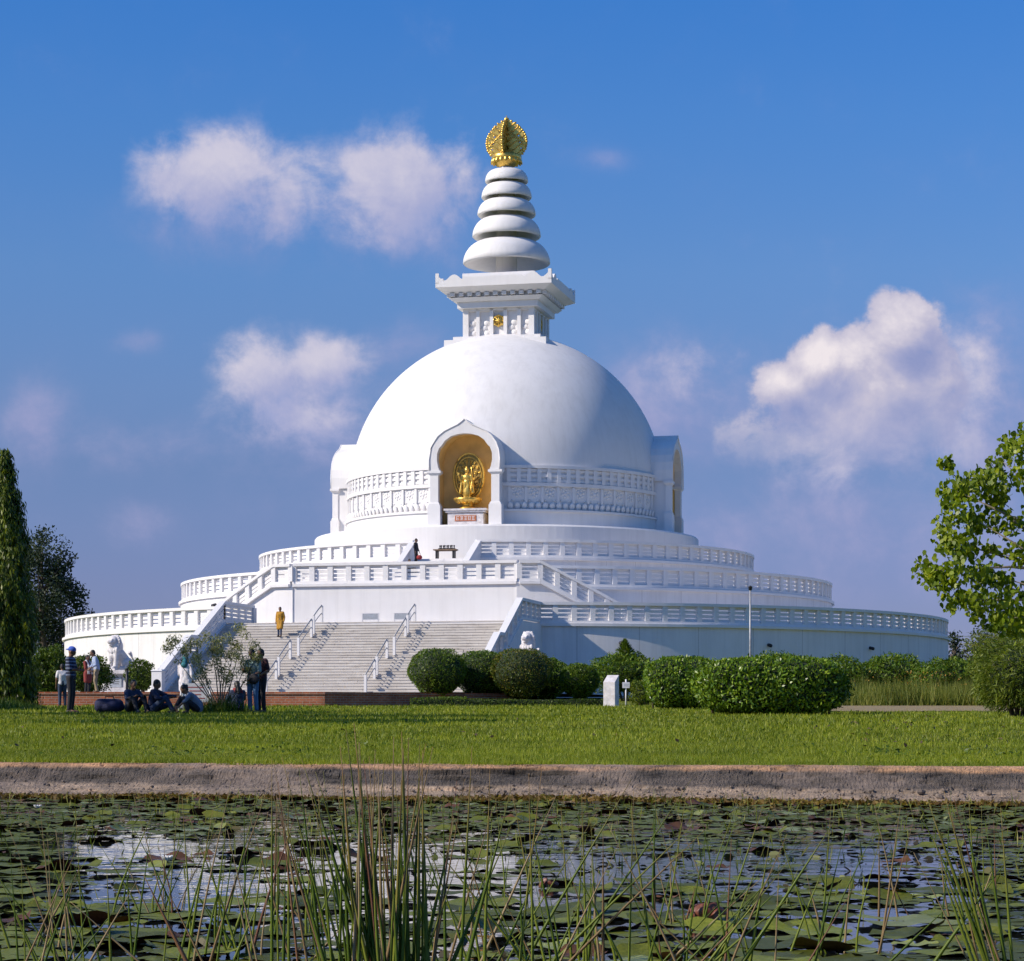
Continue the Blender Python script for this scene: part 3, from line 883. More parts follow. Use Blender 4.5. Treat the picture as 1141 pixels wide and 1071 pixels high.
for k in range(4):
    rt = k*math.pi/2 ; ca, sa = math.cos(rt), math.sin(rt)
    b = MB(); H = 2.72; zb = zl(39.12); g = 0.05
    nz = int(H/g)
    for j in range(nz):
        z = (j+0.5)/nz
        w = flame_half(z); w += 0.09*abs(math.sin(z*math.pi*9))
        nu = int(w/g)
        i0 = None
        for i in range(nu+2):
            u = (i+0.5)*g
            solid = i < nu and not any((u-hx)**2+((z-hz)*H)**2 < hr*hr for hx, hz, hr in holes) and u > 0.02
            if solid and i0 is None: i0 = i
            if not solid and i0 is not None:
                u0, u1 = i0*g, i*g
                q = [(u0,-0.045),(u1,-0.045),(u1,0.045),(u0,0.045)]
                q = [(x*ca-y*sa, x*sa+y*ca) for x, y in q]
                b.hexa([(x,y,zb+j*g) for x,y in q] + [(x,y,zb+(j+1)*g-0.001) for x,y in q]); i0 = None
    for t in np.linspace(0.02, 0.98, 17):
        w = flame_half(t)
        b.ell((w*ca, w*sa, zb+t*H), (0.09,0.09,0.10), 6, 5)
    for (hx, hz, hr) in holes:
        cpts = [((hx+hr*math.cos(q))*ca, (hx+hr*math.cos(q))*sa, zb+hz*H+hr*math.sin(q)) for q in np.linspace(0, 2*math.pi, 11)]
        b.tube(cpts, 0.05, 5, caps=False)
    for s_ in (-1,1):                         # embossed leaf scrolls on both faces
        for q in range(9):
            t = 0.06+0.095*q; w = flame_half(t)*0.5
            pts = [((u_)*ca-(s_*0.055)*sa, (u_)*sa+(s_*0.055)*ca, zb+(t+0.07*math.sin(u_*5+q*1.3))*H) for u_ in np.linspace(0.06, flame_half(t)*0.95, 8)]
            b.tube(pts, 0.035, 5)
    b.build('flame_fin', M['gold'], fin)
b = MB(); b.tube([(0,0,zl(41.6)),(0,0,zl(41.85)),(0,0,zl(42.05))],[0.10,0.06,0.01],6); b.build('finial_tip', M['gold'], fin)
# wall lamps / drain spouts seen as small dark dots on the lower wall
for a in (16.0+9.5, 43.5, 60.0, -43.0):
    b = MB(); Rr = RT1 if a > 0 else RT2
    zz = 4.5 if a > 0 else 7.45
    p = (Rr*math.sin(R(a)), -Rr*math.cos(R(a)), zl(zz))
    q = ((Rr+0.28)*math.sin(R(a)), -(Rr+0.28)*math.cos(R(a)), zl(zz)-0.06)
    b.tube([p, q], 0.10 if a > 0 else 0.17, 8); b.build('drain_spout', M['darkmetal'], stupa)

def at_stupa(u, rho, zrel=None):
    c, s = math.cos(R(-13)), math.sin(R(-13))
    return (-0.373+u*c+rho*s, 161.0+u*s-rho*c, ZC+(zrel if zrel is not None else ZP))
# ================================================================== GROUND, BANK, WALLS
def bank_edge(X): return 21.3 - 0.27*max(-9.0, min(9.0, X))
def lawn_mat():
    m, nt, b = mat('mown_lawn')
    f = noise(nt, 0.35, 6, 0.65)
    c = ramp(nt, f, [(0.30, (0.125,0.15,0.011)), (0.55, (0.18,0.205,0.016)), (0.75, (0.26,0.245,0.035))])
    g = noise(nt, 9.0, 5, 0.75)
    c = mixc(nt, 1.0, c, ramp(nt, g, [(0.3, (0.55,0.58,0.5)), (0.7, (1.35,1.3,1.2))]), 'MULTIPLY')
    h = noise(nt, 60.0, 3, 0.7)
    c = mixc(nt, 1.0, c, ramp(nt, h, [(0.3, (0.6,0.62,0.6)), (0.7, (1.3,1.28,1.2))]), 'MULTIPLY')
    L(nt, c, b.inputs['Base Color']); b.inputs['Roughness'].default_value = 0.85
    b.inputs['Specular IOR Level'].default_value = 0.15
    bump(nt, b, h, 0.8, 0.05)
    return m
rows = [21.3,22,23,25,28,32,38,45,52,60,70,80,90,100,115,133,160,200,300,600,1500,4000]
colsX = [-4000,-1500,-600,-250,-120,-80,-60,-45,-35,-28,-22,-18,-15,-12,-9,-7,-5,-3,-1,1,3,5,7,9,12,15,18,22,28,35,45,60,80,120,250,600,1500,4000]
b = MB(); vs = []; fs = []
for j, D in enumerate(rows):
    for X in colsX:
        k = max(0.0, 1-(D-21.3)/40.0)
        d = D + (bank_edge(X)-21.3)*k
        z = ground(d) + (0.02*math.sin(X*0.9+d*0.7)+0.015*math.sin(X*0.37-d*0.4) if 23 < d < 130 else 0)
        vs.append((X, d, z if D > 21.3 else ZC-0.40))
nc = len(colsX)
for j in range(len(rows)-1):
    for i in range(nc-1): fs.append((j*nc+i, j*nc+i+1, (j+1)*nc+i+1, (j+1)*nc+i))
b.add(vs, fs, 0, True)
lawn = tag(b.build('lawn', lawn_mat()), kind='structure')

# dry strip of bare soil and straw on the right
def soil_mat(name, c0, c1, c2, sc=1.5):
    m, nt, b = mat(name)
    f = noise(nt, sc, 8, 0.7)
    c = ramp(nt, f, [(0.3, c0), (0.5, c1), (0.7, c2)])
    L(nt, c, b.inputs['Base Color']); b.inputs['Roughness'].default_value = 0.95
    g = noise(nt, 25.0, 5, 0.7); bump(nt, b, g, 0.6, 0.03)
    return m
M['soil'] = soil_mat('dry_straw_soil', (0.20,0.145,0.07), (0.27,0.20,0.10), (0.24,0.20,0.09))
def sheet(name, pts, m, dz):
    b = MB(); n = len(pts)//2
    # pts: list of (x,d) near edge then far edge, same count
    vs = [(x, d, ground(d)+dz) for x, d in pts]
    fs = [(i, i+1, n+i+1, n+i) for i in range(n-1)]
    b.add(vs, fs); return tag(b.build(name, m), kind='structure')
xs = [wx(px, 66) for px in range(890, 1300, 40)]
near = [(x, 62.5+0.8*math.sin(x*1.7)+0.5*math.sin(x*4.1)) for x in xs]; far = [(x*1.2, 80.0) for x in xs]
sheet('bare_ground', near+far, M['soil'], 0.035)

# --- sloping bank between lawn and water
def bank_mat():
    m, nt, b = mat('weathered_concrete_bank')
    tc = N(nt, 'ShaderNodeTexCoord'); sx = N(nt, 'ShaderNodeSeparateXYZ'); L(nt, tc.outputs['Object'], sx.inputs[0])
    wob = noise(nt, 1.2, 6, 0.7)
    ad = N(nt, 'ShaderNodeMath', operation='MULTIPLY_ADD'); L(nt, wob, ad.inputs[0]); ad.inputs[1].default_value = 0.09; L(nt, sx.outputs['Z'], ad.inputs[2])
    mr = N(nt, 'ShaderNodeMapRange'); L(nt, ad.outputs[0], mr.inputs[0]); mr.inputs[1].default_value = 0.02; mr.inputs[2].default_value = 0.36
    band = ramp(nt, mr.outputs[0], [(0.0,(0.11,0.08,0.05)),(0.14,(0.31,0.235,0.165)),(0.36,(0.36,0.28,0.205)),(0.45,(0.098,0.083,0.070)),(0.80,(0.10,0.084,0.070)),(0.88,(0.44,0.26,0.14)),(1.0,(0.50,0.31,0.18))])
    f = noise(nt, 3.0, 8, 0.75, (0.7,1,2.6))
    c = mixc(nt, 1.0, band, ramp(nt, f, [(0.36,(0.18,0.17,0.17)),(0.46,(0.75,0.73,0.72)),(0.56,(1.05,1.0,0.98)),(0.70,(1.75,1.62,1.55))]), 'MULTIPLY')
    blot = noise(nt, 0.8, 4, 0.6)
    c = mixc(nt, ramp(nt, blot, [(0.50,(0,0,0)),(0.64,(0.75,0.75,0.75))]), c, mixc(nt, 1.0, (0.30,0.23,0.185), ramp(nt, f, [(0.3,(0.5,0.5,0.5)),(0.7,(1.3,1.3,1.3))]), 'MULTIPLY'))
    L(nt, c, b.inputs['Base Color']); b.inputs['Roughness'].default_value = 0.9
    g = noise(nt, 14.0, 8, 0.75); bump(nt, b, g, 0.9, 0.05)
    return m
prof = [(0.25,-0.395),(0.0,-0.385),(-0.10,-0.392),(-0.20,-0.415),(-0.27,-0.455),(-0.36,-0.52),(-0.46,-0.575),(-0.52,-0.60),(-0.72,-0.635),(-0.95,-0.68),(-1.25,-0.78)]
# finely broken surface: chipped lip, cracks and spalls modelled in the mesh
pw = np.array([p[0] for p in prof]); pz = np.array([p[1] for p in prof])
arcl = np.concatenate([[0], np.cumsum(np.hypot(np.diff(pw), np.diff(pz)))])
nk = 46; tt = np.linspace(0, arcl[-1], nk)
ow = np.interp(tt, arcl, pw); oz = np.interp(tt, arcl, pz)
XB = np.concatenate([np.linspace(-30,-10.2,50), np.linspace(-10,10,1500), np.linspace(10.2,30,50)])
GX, GT = np.meshgrid(XB, tt, indexing='ij')
Q = np.stack([GX.ravel()*0.24, GT.ravel()*3.0, GX.ravel()*0], 1)
lump = (0.026*vnoise(Q, 2.2, 31)+0.011*vnoise(Q, 6.0, 32)+0.006*vnoise(Q, 17.0, 33)+0.004*vnoise(Q, 41.0, 34)).reshape(GX.shape)
crack = np.abs(vnoise(Q*np.array([1.6,1.5,1]), 3.6, 35)+0.5*vnoise(Q, 11.0, 36)).reshape(GX.shape)
crack = np.clip(1-crack/0.07, 0, 1)
spall = np.clip(vnoise(Q, 4.4, 37)+0.6*vnoise(Q, 13.0, 38)-0.62, 0, 0.5).reshape(GX.shape)
fade = np.interp(np.arange(nk), [0,3,nk-6,nk-1], [0,1,1,0.3])[None,:]
inn = (lump - 0.030*crack - 0.12*spall + rng.normal(0,0.003,GX.shape))*fade
EX = np.array([bank_edge(x) for x in XB])[:,None]
VY = EX + ow[None,:] - inn*0.8; VZ = ZC + oz[None,:] + inn*0.55
co = np.stack([GX, VY, VZ], 2).reshape(-1,3)
nX = len(XB); ii, jj = np.meshgrid(np.arange(nX-1), np.arange(nk-1), indexing='ij'); a0 = (ii*nk+jj).ravel()
quad = np.stack([a0+1, a0+nk+1, a0+nk, a0], 1)
me = bpy.data.meshes.new('bank'); me.from_pydata(co.tolist(), [], quad.tolist()); me.update()
tag(link_mesh('bank', me, None, bank_mat()), kind='structure')
# rubble and clods lying on the ledge
n = 720; rX = rng.uniform(-9,9,n); k = rng.uniform(0.30,1.0,n)**1.0; rw = -0.20-0.75*k
ry = np.array([bank_edge(x) for x in rX])+rw; rz_ = ZC+np.interp(-rw, -pw[::1], pz[::1])
b = MB()
for x_, y_, z_ in zip(rX, ry, rz_):
    r_ = random.uniform(0.005,0.016)*(2.0 if random.random() < 0.06 else 1)
    b.ell((x_,y_,z_+r_*0.3),(r_*random.uniform(0.8,1.8),r_,r_*random.uniform(0.5,1.0)),5,4,rot=Euler((random.uniform(-.4,.4),random.uniform(-.4,.4),random.uniform(0,6))).to_matrix(),smooth=False)
tag(b.build('bank_rubble', soil_mat('rubble', (0.07,0.055,0.045), (0.16,0.125,0.10), (0.24,0.19,0.15), 6.0)), 'small stones and clods lying on the pond bank', 'rubble', None, 'stuff')

# --- water
def water_mat():
    m, nt, b = mat('pond_water')
    b.inputs['Base Color'].default_value = (0.010,0.012,0.010,1); b.inputs['Roughness'].default_value = 0.02
    b.inputs['IOR'].default_value = 1.333; b.inputs['Specular IOR Level'].default_value = 0.5
    f = noise(nt, 3.2, 3, 0.5, (1.0, 1.0, 1.0)); g = noise(nt, 17.0, 2, 0.5)
    a = N(nt, 'ShaderNodeMath', operation='MULTIPLY_ADD'); L(nt, g, a.inputs[0]); a.inputs[1].default_value = 0.12; L(nt, f, a.inputs[2])
    bump(nt, b, a.outputs[0], 0.16, 0.024)
    return m
b = MB(); b.add([(-60,-30,0),(60,-30,0),(60,24,0),(-60,24,0)], [(0,1,2,3)])
tag(b.build('pond_water', water_mat()), kind='structure')
b = MB(); b.add([(-4000,-4000,-0.6),(4000,-4000,-0.6),(4000,26,-0.6),(-4000,26,-0.6)], [(0,1,2,3)])
tag(b.build('pond_bed', soil_mat('pond_mud', (0.03,0.025,0.015), (0.05,0.04,0.025), (0.04,0.04,0.02))), kind='structure')

# --- paved court in front of the stair, held by a low brick wall
XW0, XW1, XW2 = wx(42, 80), wx(362, 80), wx(470, 83.2)
paving = soil_mat('pale_paving', (0.26,0.23,0.20), (0.32,0.29,0.26), (0.36,0.33,0.30), 0.8)
b = MB()
py = [(XW0,80.3,1.04),(XW1,80.3,1.04),(XW2+3.2,84.6,1.10),(XW0-6,118,1.40),(XW1,118,1.40),(XW2+8,118,1.40),(XW0-8,131,1.419),(XW1,131,1.419),(XW2+10,131,1.419)]
b.add([(x,d,ZC+z) for x,d,z in py], [(0,1,4,3),(1,2,5,4),(3,4,7,6),(4,5,8,7)])
tag(b.build('paved_court', paving), kind='structure')
def brick_wall(name, p0, p1, label, top=1.05, th=0.24):
    ang = math.atan2(p1[1]-p0[1], p1[0]-p0[0]); Lw = math.hypot(p1[0]-p0[0], p1[1]-p0[1])
    zb = min(ground(p0[1]), ground(p1[1])) - 0.15
    root = empty(name, (p0[0], p0[1], zb), ang)
    tag(root, label, 'wall')
    H = ZC+top-zb
    b = MB(); b.box((Lw/2, th/2, (H-0.09)/2), (Lw, th, H-0.09)); b.build('wall_face', M['brick'], root)
    b = MB(); b.box((Lw/2, th/2-0.005, H-0.043), (Lw+0.02, th+0.05, 0.086)); b.build('coping', M['brick'], root)
brick_wall('brick_wall', (XW0, 80.0), (XW1, 80.0), 'long low red brick retaining wall lit by the sun behind the seated people')
brick_wall('brick_wall', (XW1+0.01, 80.02), (XW2+3.2, 84.4), 'dark shaded end of the low brick wall turning back below the stair')
brick_wall('brick_wall', (XW0-0.01, 92.0), (XW0-0.01, 80.3), 'short brick return at the left end of the low wall')

# ------------------------------------------------------------------ things around the stupa
def lion_mesh():
    b = MB()
    cap(b, (0,0.34,0.40), (0,-0.22,0.92), 0.36, 0.37, 14)
    for s in (-1,1):
        b.ell((s*0.27,0.26,0.36),(0.21,0.38,0.34),12,9)
        b.ell((s*0.33,-0.10,0.11),(0.12,0.25,0.11),10,7)
        cap(b, (s*0.20,-0.40,0.98), (s*0.20,-0.47,0.18), 0.165, 0.115, 10)
        b.ell((s*0.20,-0.57,0.12),(0.15,0.22,0.11),10,7)
        b.ell((s*0.22,-0.33,1.76),(0.075,0.05,0.10),8,6)
        b.ell((s*0.11,-0.66,1.60),(0.07,0.06,0.05),8,6)
    b.ell((0,-0.26,1.24),(0.38,0.36,0.46),14,10)
    b.ell((0,-0.42,1.52),(0.29,0.28,0.28),14,10)
    b.ell((0,-0.68,1.47),(0.17,0.16,0.11),12,8); b.ell((0,-0.63,1.32),(0.13,0.13,0.07),10,7)
    b.ell((0,-0.80,1.52),(0.06,0.05,0.04),8,6)
    for i in range(14):                       # curls of the mane
        a = math.pi*(i/13.0*1.5-0.25); b.ell((0.33*math.cos(a),-0.30,1.46+0.33*math.sin(a)),(0.09,0.11,0.09),8,6)
    for i in range(5): b.ell(((i-2)*0.15,-0.56+0.03*abs(i-2),1.06-0.04*(2-abs(i-2))),(0.09,0.08,0.13),8,6)
    b.tube([(0.0,0.66,0.12),(0.06,0.84,0.20),(0.05,0.88,0.55),(0.0,0.78,0.85),(0.0,0.66,0.98)],[0.08,0.08,0.075,0.09,0.11],8)
    return b
lion_b = lion_mesh()
def lion_set(u, rho, lion_label, ped_label, turn):
    x, y, z = at_stupa(u, rho)
    p = empty('pedestal', (x, y, z-0.25), R(-13)); tag(p, ped_label, 'pedestal', 'pedestals of the guardian lions')
    b = MB(); b.box((0,0,0.40),(1.62,1.62,0.50)); b.box((0,0,0.95),(1.22,1.30,0.60)); b.box((0,0,1.26),(1.42,1.48,0.06)); b.build('plinth', M['stone'], p)
    b = MB(); b.frustum((0,0),(1.55,1.60),(1.80,1.84),1.30,1.38); b.box((0,0,1.475),(1.84,1.88,0.19)); b.build('cap_slab', M['stone'], p)
    b = MB(); b.box((0.05,-0.68,0.98),(0.66,0.05,0.62)); q = b.build('panel', M['grey'], p)
    b = MB()
    for i in range(4): b.box((0.05,-0.709,1.18-0.11*i),(0.40-0.06*(i%2),0.004,0.03))
    b.build('panel_lettering', M['darkmetal'], q)
    l = empty('lion_statue', (x, y, z-0.25+1.571), R(turn)); tag(l, lion_label, 'statue', 'guardian lion statues')
    sk = skin('body', lion_b, 0.022, M['stone'], l, 2)
    b = MB(); b.box((0,0.05,0.03),(1.0,1.75,0.10)); b.build('base', M['stone'], l)
    for s in (-1,1):
        pass
lion_set(-11.1, 42.1, 'white stone lion seated on its pedestal left of the stair, seen whole', 'white stone pedestal with a blue grey panel, left of the stair', -38)
lion_set(11.1, 42.1, 'white stone lion right of the stair, only head and chest above the clipped shrubs', 'white stone lion pedestal hidden behind the clipped round shrubs', -30)

# dark post in front of the left pedestal
b = MB(); d = 96; x = wx(141.5, d); zt = wz(746, d); zb = ZC+1.05
b.tube([(x,d,zb),(x,d,zt)], 0.055, 8); b.tube([(x,d,zt),(x,d,zt+0.06)], [0.08,0.03], 8)
tag(b.build('bollard_post', M['darkmetal']), 'thin dark upright post in front of the left lion pedestal', 'post')

# gilded standing figure in the front niche, on its pedestal
M['oldgold'] = simple('tarnished_gold', (0.40,0.25,0.06), 0.5, 0.5, 7.0, 0.5, 0.2)
def gold_statue():
    x, y, z = at_stupa(0, 11.02, 13.77)
    root = empty('gilded_statue', (x, y, z), R(-13)); tag(root, 'gilded standing figure before an openwork oval halo in the front niche', 'statue')
    b = MB(); b.lathe([(0.0,0),(0.62,0),(0.60,0.06),(0.36,0.16),(0.30,0.26),(0.42,0.36),(0.72,0.44),(0.90,0.56),(0.93,0.68),(0.80,0.72),(0,0.72)], 40)
    for i in range(16):
        a = 2*math.pi*i/16; rt = Matrix.Rotation(a,3,'Z') @ Matrix.Rotation(R(38),3,'Y')
        b.ell((0.74*math.cos(a),0.74*math.sin(a),0.54),(0.10,0.15,0.24),8,6,rot=rt)
    b.build('lotus_base', M['gold'], root)
    b = MB(); Zf = 0.70
    P = lambda x_, y_, z_: (x_, y_-0.28, Zf+z_)
    cap(b, P(-0.10,0,0.05), P(-0.10,0,0.95), 0.13, 0.15); cap(b, P(0.10,0,0.05), P(0.10,0,0.95), 0.13, 0.15)
    b.ell(P(0,0,0.40),(0.27,0.17,0.50),12,8); b.ell(P(0,0,1.02),(0.24,0.17,0.25),12,8); b.ell(P(0,0.0,1.32),(0.28,0.17,0.26),12,8)
    cap(b, P(0,0,1.5), P(0,-0.01,1.66), 0.08, 0.08); b.ell(P(0,-0.02,1.80),(0.14,0.15,0.18),12,9); b.ell(P(0,0.0,1.97),(0.09,0.09,0.09),8,6)
    cap(b, P(0.28,0,1.45), P(0.36,-0.02,1.05), 0.09, 0.075); cap(b, P(0.36,-0.02,1.05), P(0.30,-0.12,0.62), 0.07, 0.05)
    b.ell(P(0.30,-0.13,0.53),(0.05,0.045,0.10),8,6)
    cap(b, P(-0.28,0,1.45), P(-0.40,-0.04,1.12), 0.09, 0.075); cap(b, P(-0.40,-0.04,1.12), P(-0.52,-0.20,1.45), 0.07, 0.05)
    for i in range(4): cap(b, P(-0.56+0.03*i,-0.22,1.50), P(-0.58+0.035*i,-0.22,1.66-0.02*abs(i-1.5)), 0.022, 0.016, 6)
    cap(b, P(-0.48,-0.22,1.48), P(-0.44,-0.24,1.56), 0.024, 0.018, 6)
    cap(b, P(-0.30,0,1.35), P(-0.42,-0.02,0.35), 0.06, 0.10); cap(b, P(0.30,0.02,1.30), P(0.42,0,0.35), 0.06, 0.10)
    skin('body', b, 0.022, M['gold'], root, 2)
    # openwork halo
    b = MB(); hw = lambda t: 0.97*math.sin(math.pi*min(1,max(0,0.12+0.88*t)))**0.75 if t < 1 else 0
    n = 40; Z0, Zh = 0.62, 3.0
    rim = []
    for k in range(n+1):
        a = -math.pi*0.60+ (math.pi*1.20*2)*0 + 2*math.pi*k/n
        rim.append((1.04*math.sin(a)*(1-0.06*(1+math.cos(a))*0.5), 0.22, 0.62+1.52-1.50*math.cos(a)))
    b.tube(rim, 0.075, 6, caps=False); b.tube([(x_*0.84,y_-0.01,1.98+(z_-2.0)*0.86) for x_,y_,z_ in rim], 0.045, 5, caps=False)
    vs_ = [(x_*0.97, 0.275, z_) for x_,y_,z_ in rim[:-1]]+[(x_*0.97, 0.245, z_) for x_,y_,z_ in rim[:-1]]; m_ = len(rim)-1
    b.add(vs_, [tuple(range(m_)), tuple(reversed(range(m_, 2*m_)))]+[(k, m_+k, m_+(k+1)%m_, (k+1)%m_) for k in range(m_)], 1)
    rr = random.Random(4)
    for s in (-1,1):
        for (cx_, cz_, r_) in ((0.62,1.2,0.15),(0.52,1.6,0.17),(0.66,2.0,0.15),(0.48,2.35,0.15),(0.60,2.7,0.13),(0.30,2.75,0.13),(0.36,1.95,0.11),(0.40,1.25,0.12),(0.16,3.1,0.12),(0.40,3.0,0.10),(0.74,1.62,0.08),(0.72,2.38,0.09)):
            pts = [(s*(cx_+r_*(1-0.07*k)*math.cos(k*0.75)), 0.22, cz_+r_*(1-0.07*k)*math.sin(k*0.75)) for k in range(12)]
            b.tube(pts, 0.035, 5); b.ell((s*cx_, 0.22, cz_), (0.045,0.03,0.045), 6, 5)
        b.tube([(s*0.15,0.22,0.9),(s*0.34,0.22,1.5),(s*0.24,0.22,2.2),(s*0.10,0.22,3.3)], 0.04, 5)
    b.build('halo', [M['gold'], M['oldgold']], root)
    # masonry pedestal belongs to the stupa
    pd = MB(); c0 = (0,-11.02)
    pd.box((0,c0[1],zl(12.66)+0.40),(2.36,1.35,0.86)); pd.box((0,c0[1],zl(13.58)),(2.62,1.55,0.12)); pd.box((0,c0[1],zl(13.70)),(2.80,1.70,0.125))
    pe = pd.build('statue_pedestal', M['stone'], stupa)
    q = MB(); q.box((0.02,-11.71,zl(13.14)),(1.40,0.05,0.36)); pq = q.build('plaque', M['plaque'], stupa)
    q = MB(); zc = zl(13.14)
    for i in range(5):                        # five white characters, strokes too small to read
        cx_ = 0.02-0.52+0.26*i
        q.box((cx_,-11.739,zc+0.11),(0.20,0.012,0.026)); q.box((cx_,-11.739,zc-0.0),(0.16-0.03*(i%2),0.0115,0.024)); q.box((cx_,-11.739,zc-0.10),(0.19,0.0125,0.026))
        q.box((cx_-0.07+0.05*(i%3),-11.7385,zc),(0.026,0.0105,0.21))
        if i % 2: q.box((cx_+0.07,-11.7385,zc+0.02),(0.024,0.0105,0.15))
    q.build('plaque_lettering', M['signwhite'], pq)
gold_statue()

# table of offerings on the upper terrace
x, y, z = at_stupa(-0.55, 14.6, F3)
t = empty('offering_table', (x, y, z), R(-13)); tag(t, 'low offering table with dark lamps on the top terrace under the niche', 'table')
b = MB(); b.box((0,0,0.72),(1.5,0.6,0.07)); b.box((0.05,-0.02,0.665),(1.3,0.5,0.04)); b.build('table_top', M['wood'], t)
for sx in (-0.55,0.55):
    b = MB(); b.box((sx,0,0.325),(0.13,0.42,0.645)); b.build('leg', M['darkmetal'], t)
l = empty('lamp_rack', (x, y, z+0.756), R(-13)); tag(l, 'row of small dark oil lamps standing on the offering table', 'lamps')
b = MB(); b.box((0.08,0,0.03),(1.05,0.34,0.06))
for i in range(9): b.lathe([(0.02,0.06),(0.05,0.07),(0.025,0.12),(0.055,0.22),(0.05,0.26),(0.0,0.24)], 8, c=(-0.38+0.115*i, 0.05*(-1)**i))
b.build('lamps', M['darkmetal'], l)

# two notice boards before the landing wall
for px, lab, m in ((431.5,'pale grey notice board on thin white legs, left of the pair above the stair','grey'),(459.5,'darker grey notice board partly behind a handrail post above the stair','grey')):
    u = -1.35 if px < 440 else 0.55
    x, y, z = at_stupa(u, 28.6, F1)
    t = empty('notice_board', (x, y, z), R(-13)); tag(t, lab, 'notice board', 'notice boards above the stair')
    b = MB(); b.box((0,0,0.52),(0.92,0.05,0.34)); b.build('board', M[m], t)
    b = MB()
    for s in (-1,1): b.box((0,-0.0,0.52+s*0.185),(1.0,0.07,0.04)); 
    for s in (-1,1): b.box((s*0.48,0,0.52),(0.045,0.068,0.33))
    b.build('frame', M['signwhite'], t)
    for s in (-1,1):
        b = MB(); b.box((s*0.47,0.003,0.165),(0.05,0.05,0.33)); b.build('leg', M['signwhite'], t)

# lamp pole among the shrubs
d = 106; x = wx(836, d)
t = empty('lamp_pole', (x, d, ground(d)-0.1)); tag(t, 'tall thin grey lamp pole standing before the round wall', 'lamp pole')
h = wz(658, d)-ground(d)+0.1
b = MB(); b.tube([(0,0,0),(0,0,h*0.5),(0,0,h)], [0.062,0.052,0.042], 10); b.build('pole', M['galv'], t)
b = MB(); b.box((0,0,0.15),(0.3,0.3,0.06)); b.build('base_plate', M['galv'], t)
b = MB(); b.lathe([(0.04,h),(0.08,h+0.03),(0.09,h+0.15),(0.11,h+0.17),(0.02,h+0.22),(0.0,h+0.22)], 12); b.build('lamp_head', M['darkmetal'], t)

# white marker stone and little white sign
d = 78; x = wx(681, d)
b = MB(); w = 0.21; dp = 0.20; zt = wz(760, d)-ground(d)
b.hexa([(-w,-dp,-0.1),(w,-dp,-0.1),(w,dp,-0.1),(-w,dp,-0.1),(-w,-dp,zt),(w,-dp,zt),(w,dp,zt+0.24),(-w,dp,zt+0.24)])
o = b.build('marker_stone', M['stone'], None); o.location = (x, d, ground(d)); o.rotation_euler = (0,0,R(-22))
bv = o.modifiers.new('bevel','BEVEL'); bv.width = 0.015; bv.segments = 2
tag(o, 'white marker stone with a slanted top at the end of the clipped shrubs', 'marker stone')
d = 80; x = wx(697.5, d)
t = empty('small_sign', (x, d, ground(d))); tag(t, 'small white sign on a thin white post beside the marker stone', 'sign')
b = MB(); b.tube([(0,0,-0.1),(0,0,wz(757,d)-ground(d))], 0.028, 8); b.build('post', M['signwhite'], t)
b = MB(); b.box((0,-0.04,wz(763.5,d)-ground(d)),(0.25,0.03,0.20)); b.build('board', M['signwhite'], t)
b = MB()
for i in range(2): b.box((0,-0.0565,wz(763.5,d)-ground(d)+0.035-0.06*i),(0.16,0.004,0.02))
b.build('sign_lettering', M['grey'], t)
# ================================================================== VEGETATION
M['topiary'] = leafmat('clipped_foliage', (0.042,0.098,0.007), (0.092,0.170,0.011), (0.19,0.25,0.022), 0.5, 0.25, 1.6)
M['brownish'] = leafmat('browning_clipped_foliage', (0.042,0.080,0.008), (0.088,0.135,0.012), (0.22,0.17,0.022), 0.5, 0.25, 1.6)
M['hedge'] = leafmat('glossy_hedge_leaves', (0.048,0.110,0.008), (0.125,0.225,0.014), (0.27,0.37,0.04), 0.36, 0.25, 1.4)
M['mast'] = leafmat('drooping_leaves', (0.034,0.062,0.006), (0.085,0.135,0.010), (0.24,0.28,0.028), 0.42, 0.35, 0.9)
M['fig'] = leafmat('broad_fig_leaves', (0.095,0.155,0.010), (0.19,0.27,0.014), (0.36,0.42,0.05), 0.40, 0.45, 1.2)
M['dark_leaf'] = leafmat('distant_dark_foliage', (0.020,0.036,0.020), (0.034,0.056,0.030), (0.055,0.080,0.042), 0.6, 0.2, 0.25)
M['bush'] = leafmat('loose_bush_leaves', (0.042,0.085,0.008), (0.085,0.145,0.012), (0.16,0.22,0.028), 0.5, 0.3, 0.8)
M['wild'] = leafmat('wild_grass', (0.085,0.125,0.016), (0.17,0.205,0.032), (0.30,0.29,0.075), 0.6, 0.4, 0.9)
M['feather'] = leafmat('feathery_foliage', (0.090,0.135,0.012), (0.15,0.21,0.022), (0.26,0.30,0.05), 0.5, 0.4, 1.5)
M['pale_leaf'] = leafmat('pale_narrow_leaves', (0.10,0.14,0.04), (0.27,0.29,0.14), (0.52,0.50,0.36), 0.5, 0.35, 1.2)
M['flower'] = leafmat('orange_wild_flowers', (0.35,0.14,0.02), (0.40,0.22,0.03), (0.36,0.26,0.05), 0.6, 0.3)
M['dkcore'] = simple('shade_core', (0.022,0.036,0.012), 0.9, 0.4, 6.0)  # solid filler that stops see-through crowns; their inner shade is put into its dark colour

def trunk_mb(pts, rad, n=9):
    b = MB(); b.tube(pts, rad, n); return b
def shell_crown(n, rx, ry, rz, bumpy=0.10, f=2.2, seed=0, power=2.0, thick=0.12, zmin=-1):
    """points near the surface of a lumpy superellipsoid, with outward normals"""
    d = rnd_dirs(int(n*1.6)); d = d[d[:,2] > zmin][:n]
    s = (np.abs(d)**power).sum(1)**(-1/power)
    q = d*s[:,None]*(1+bumpy*vnoise(d*2.0, f, seed))[:,None]
    q = q*(1-np.abs(rng.normal(size=len(q)))*thick)[:,None]
    return q*np.array([rx,ry,rz]), d

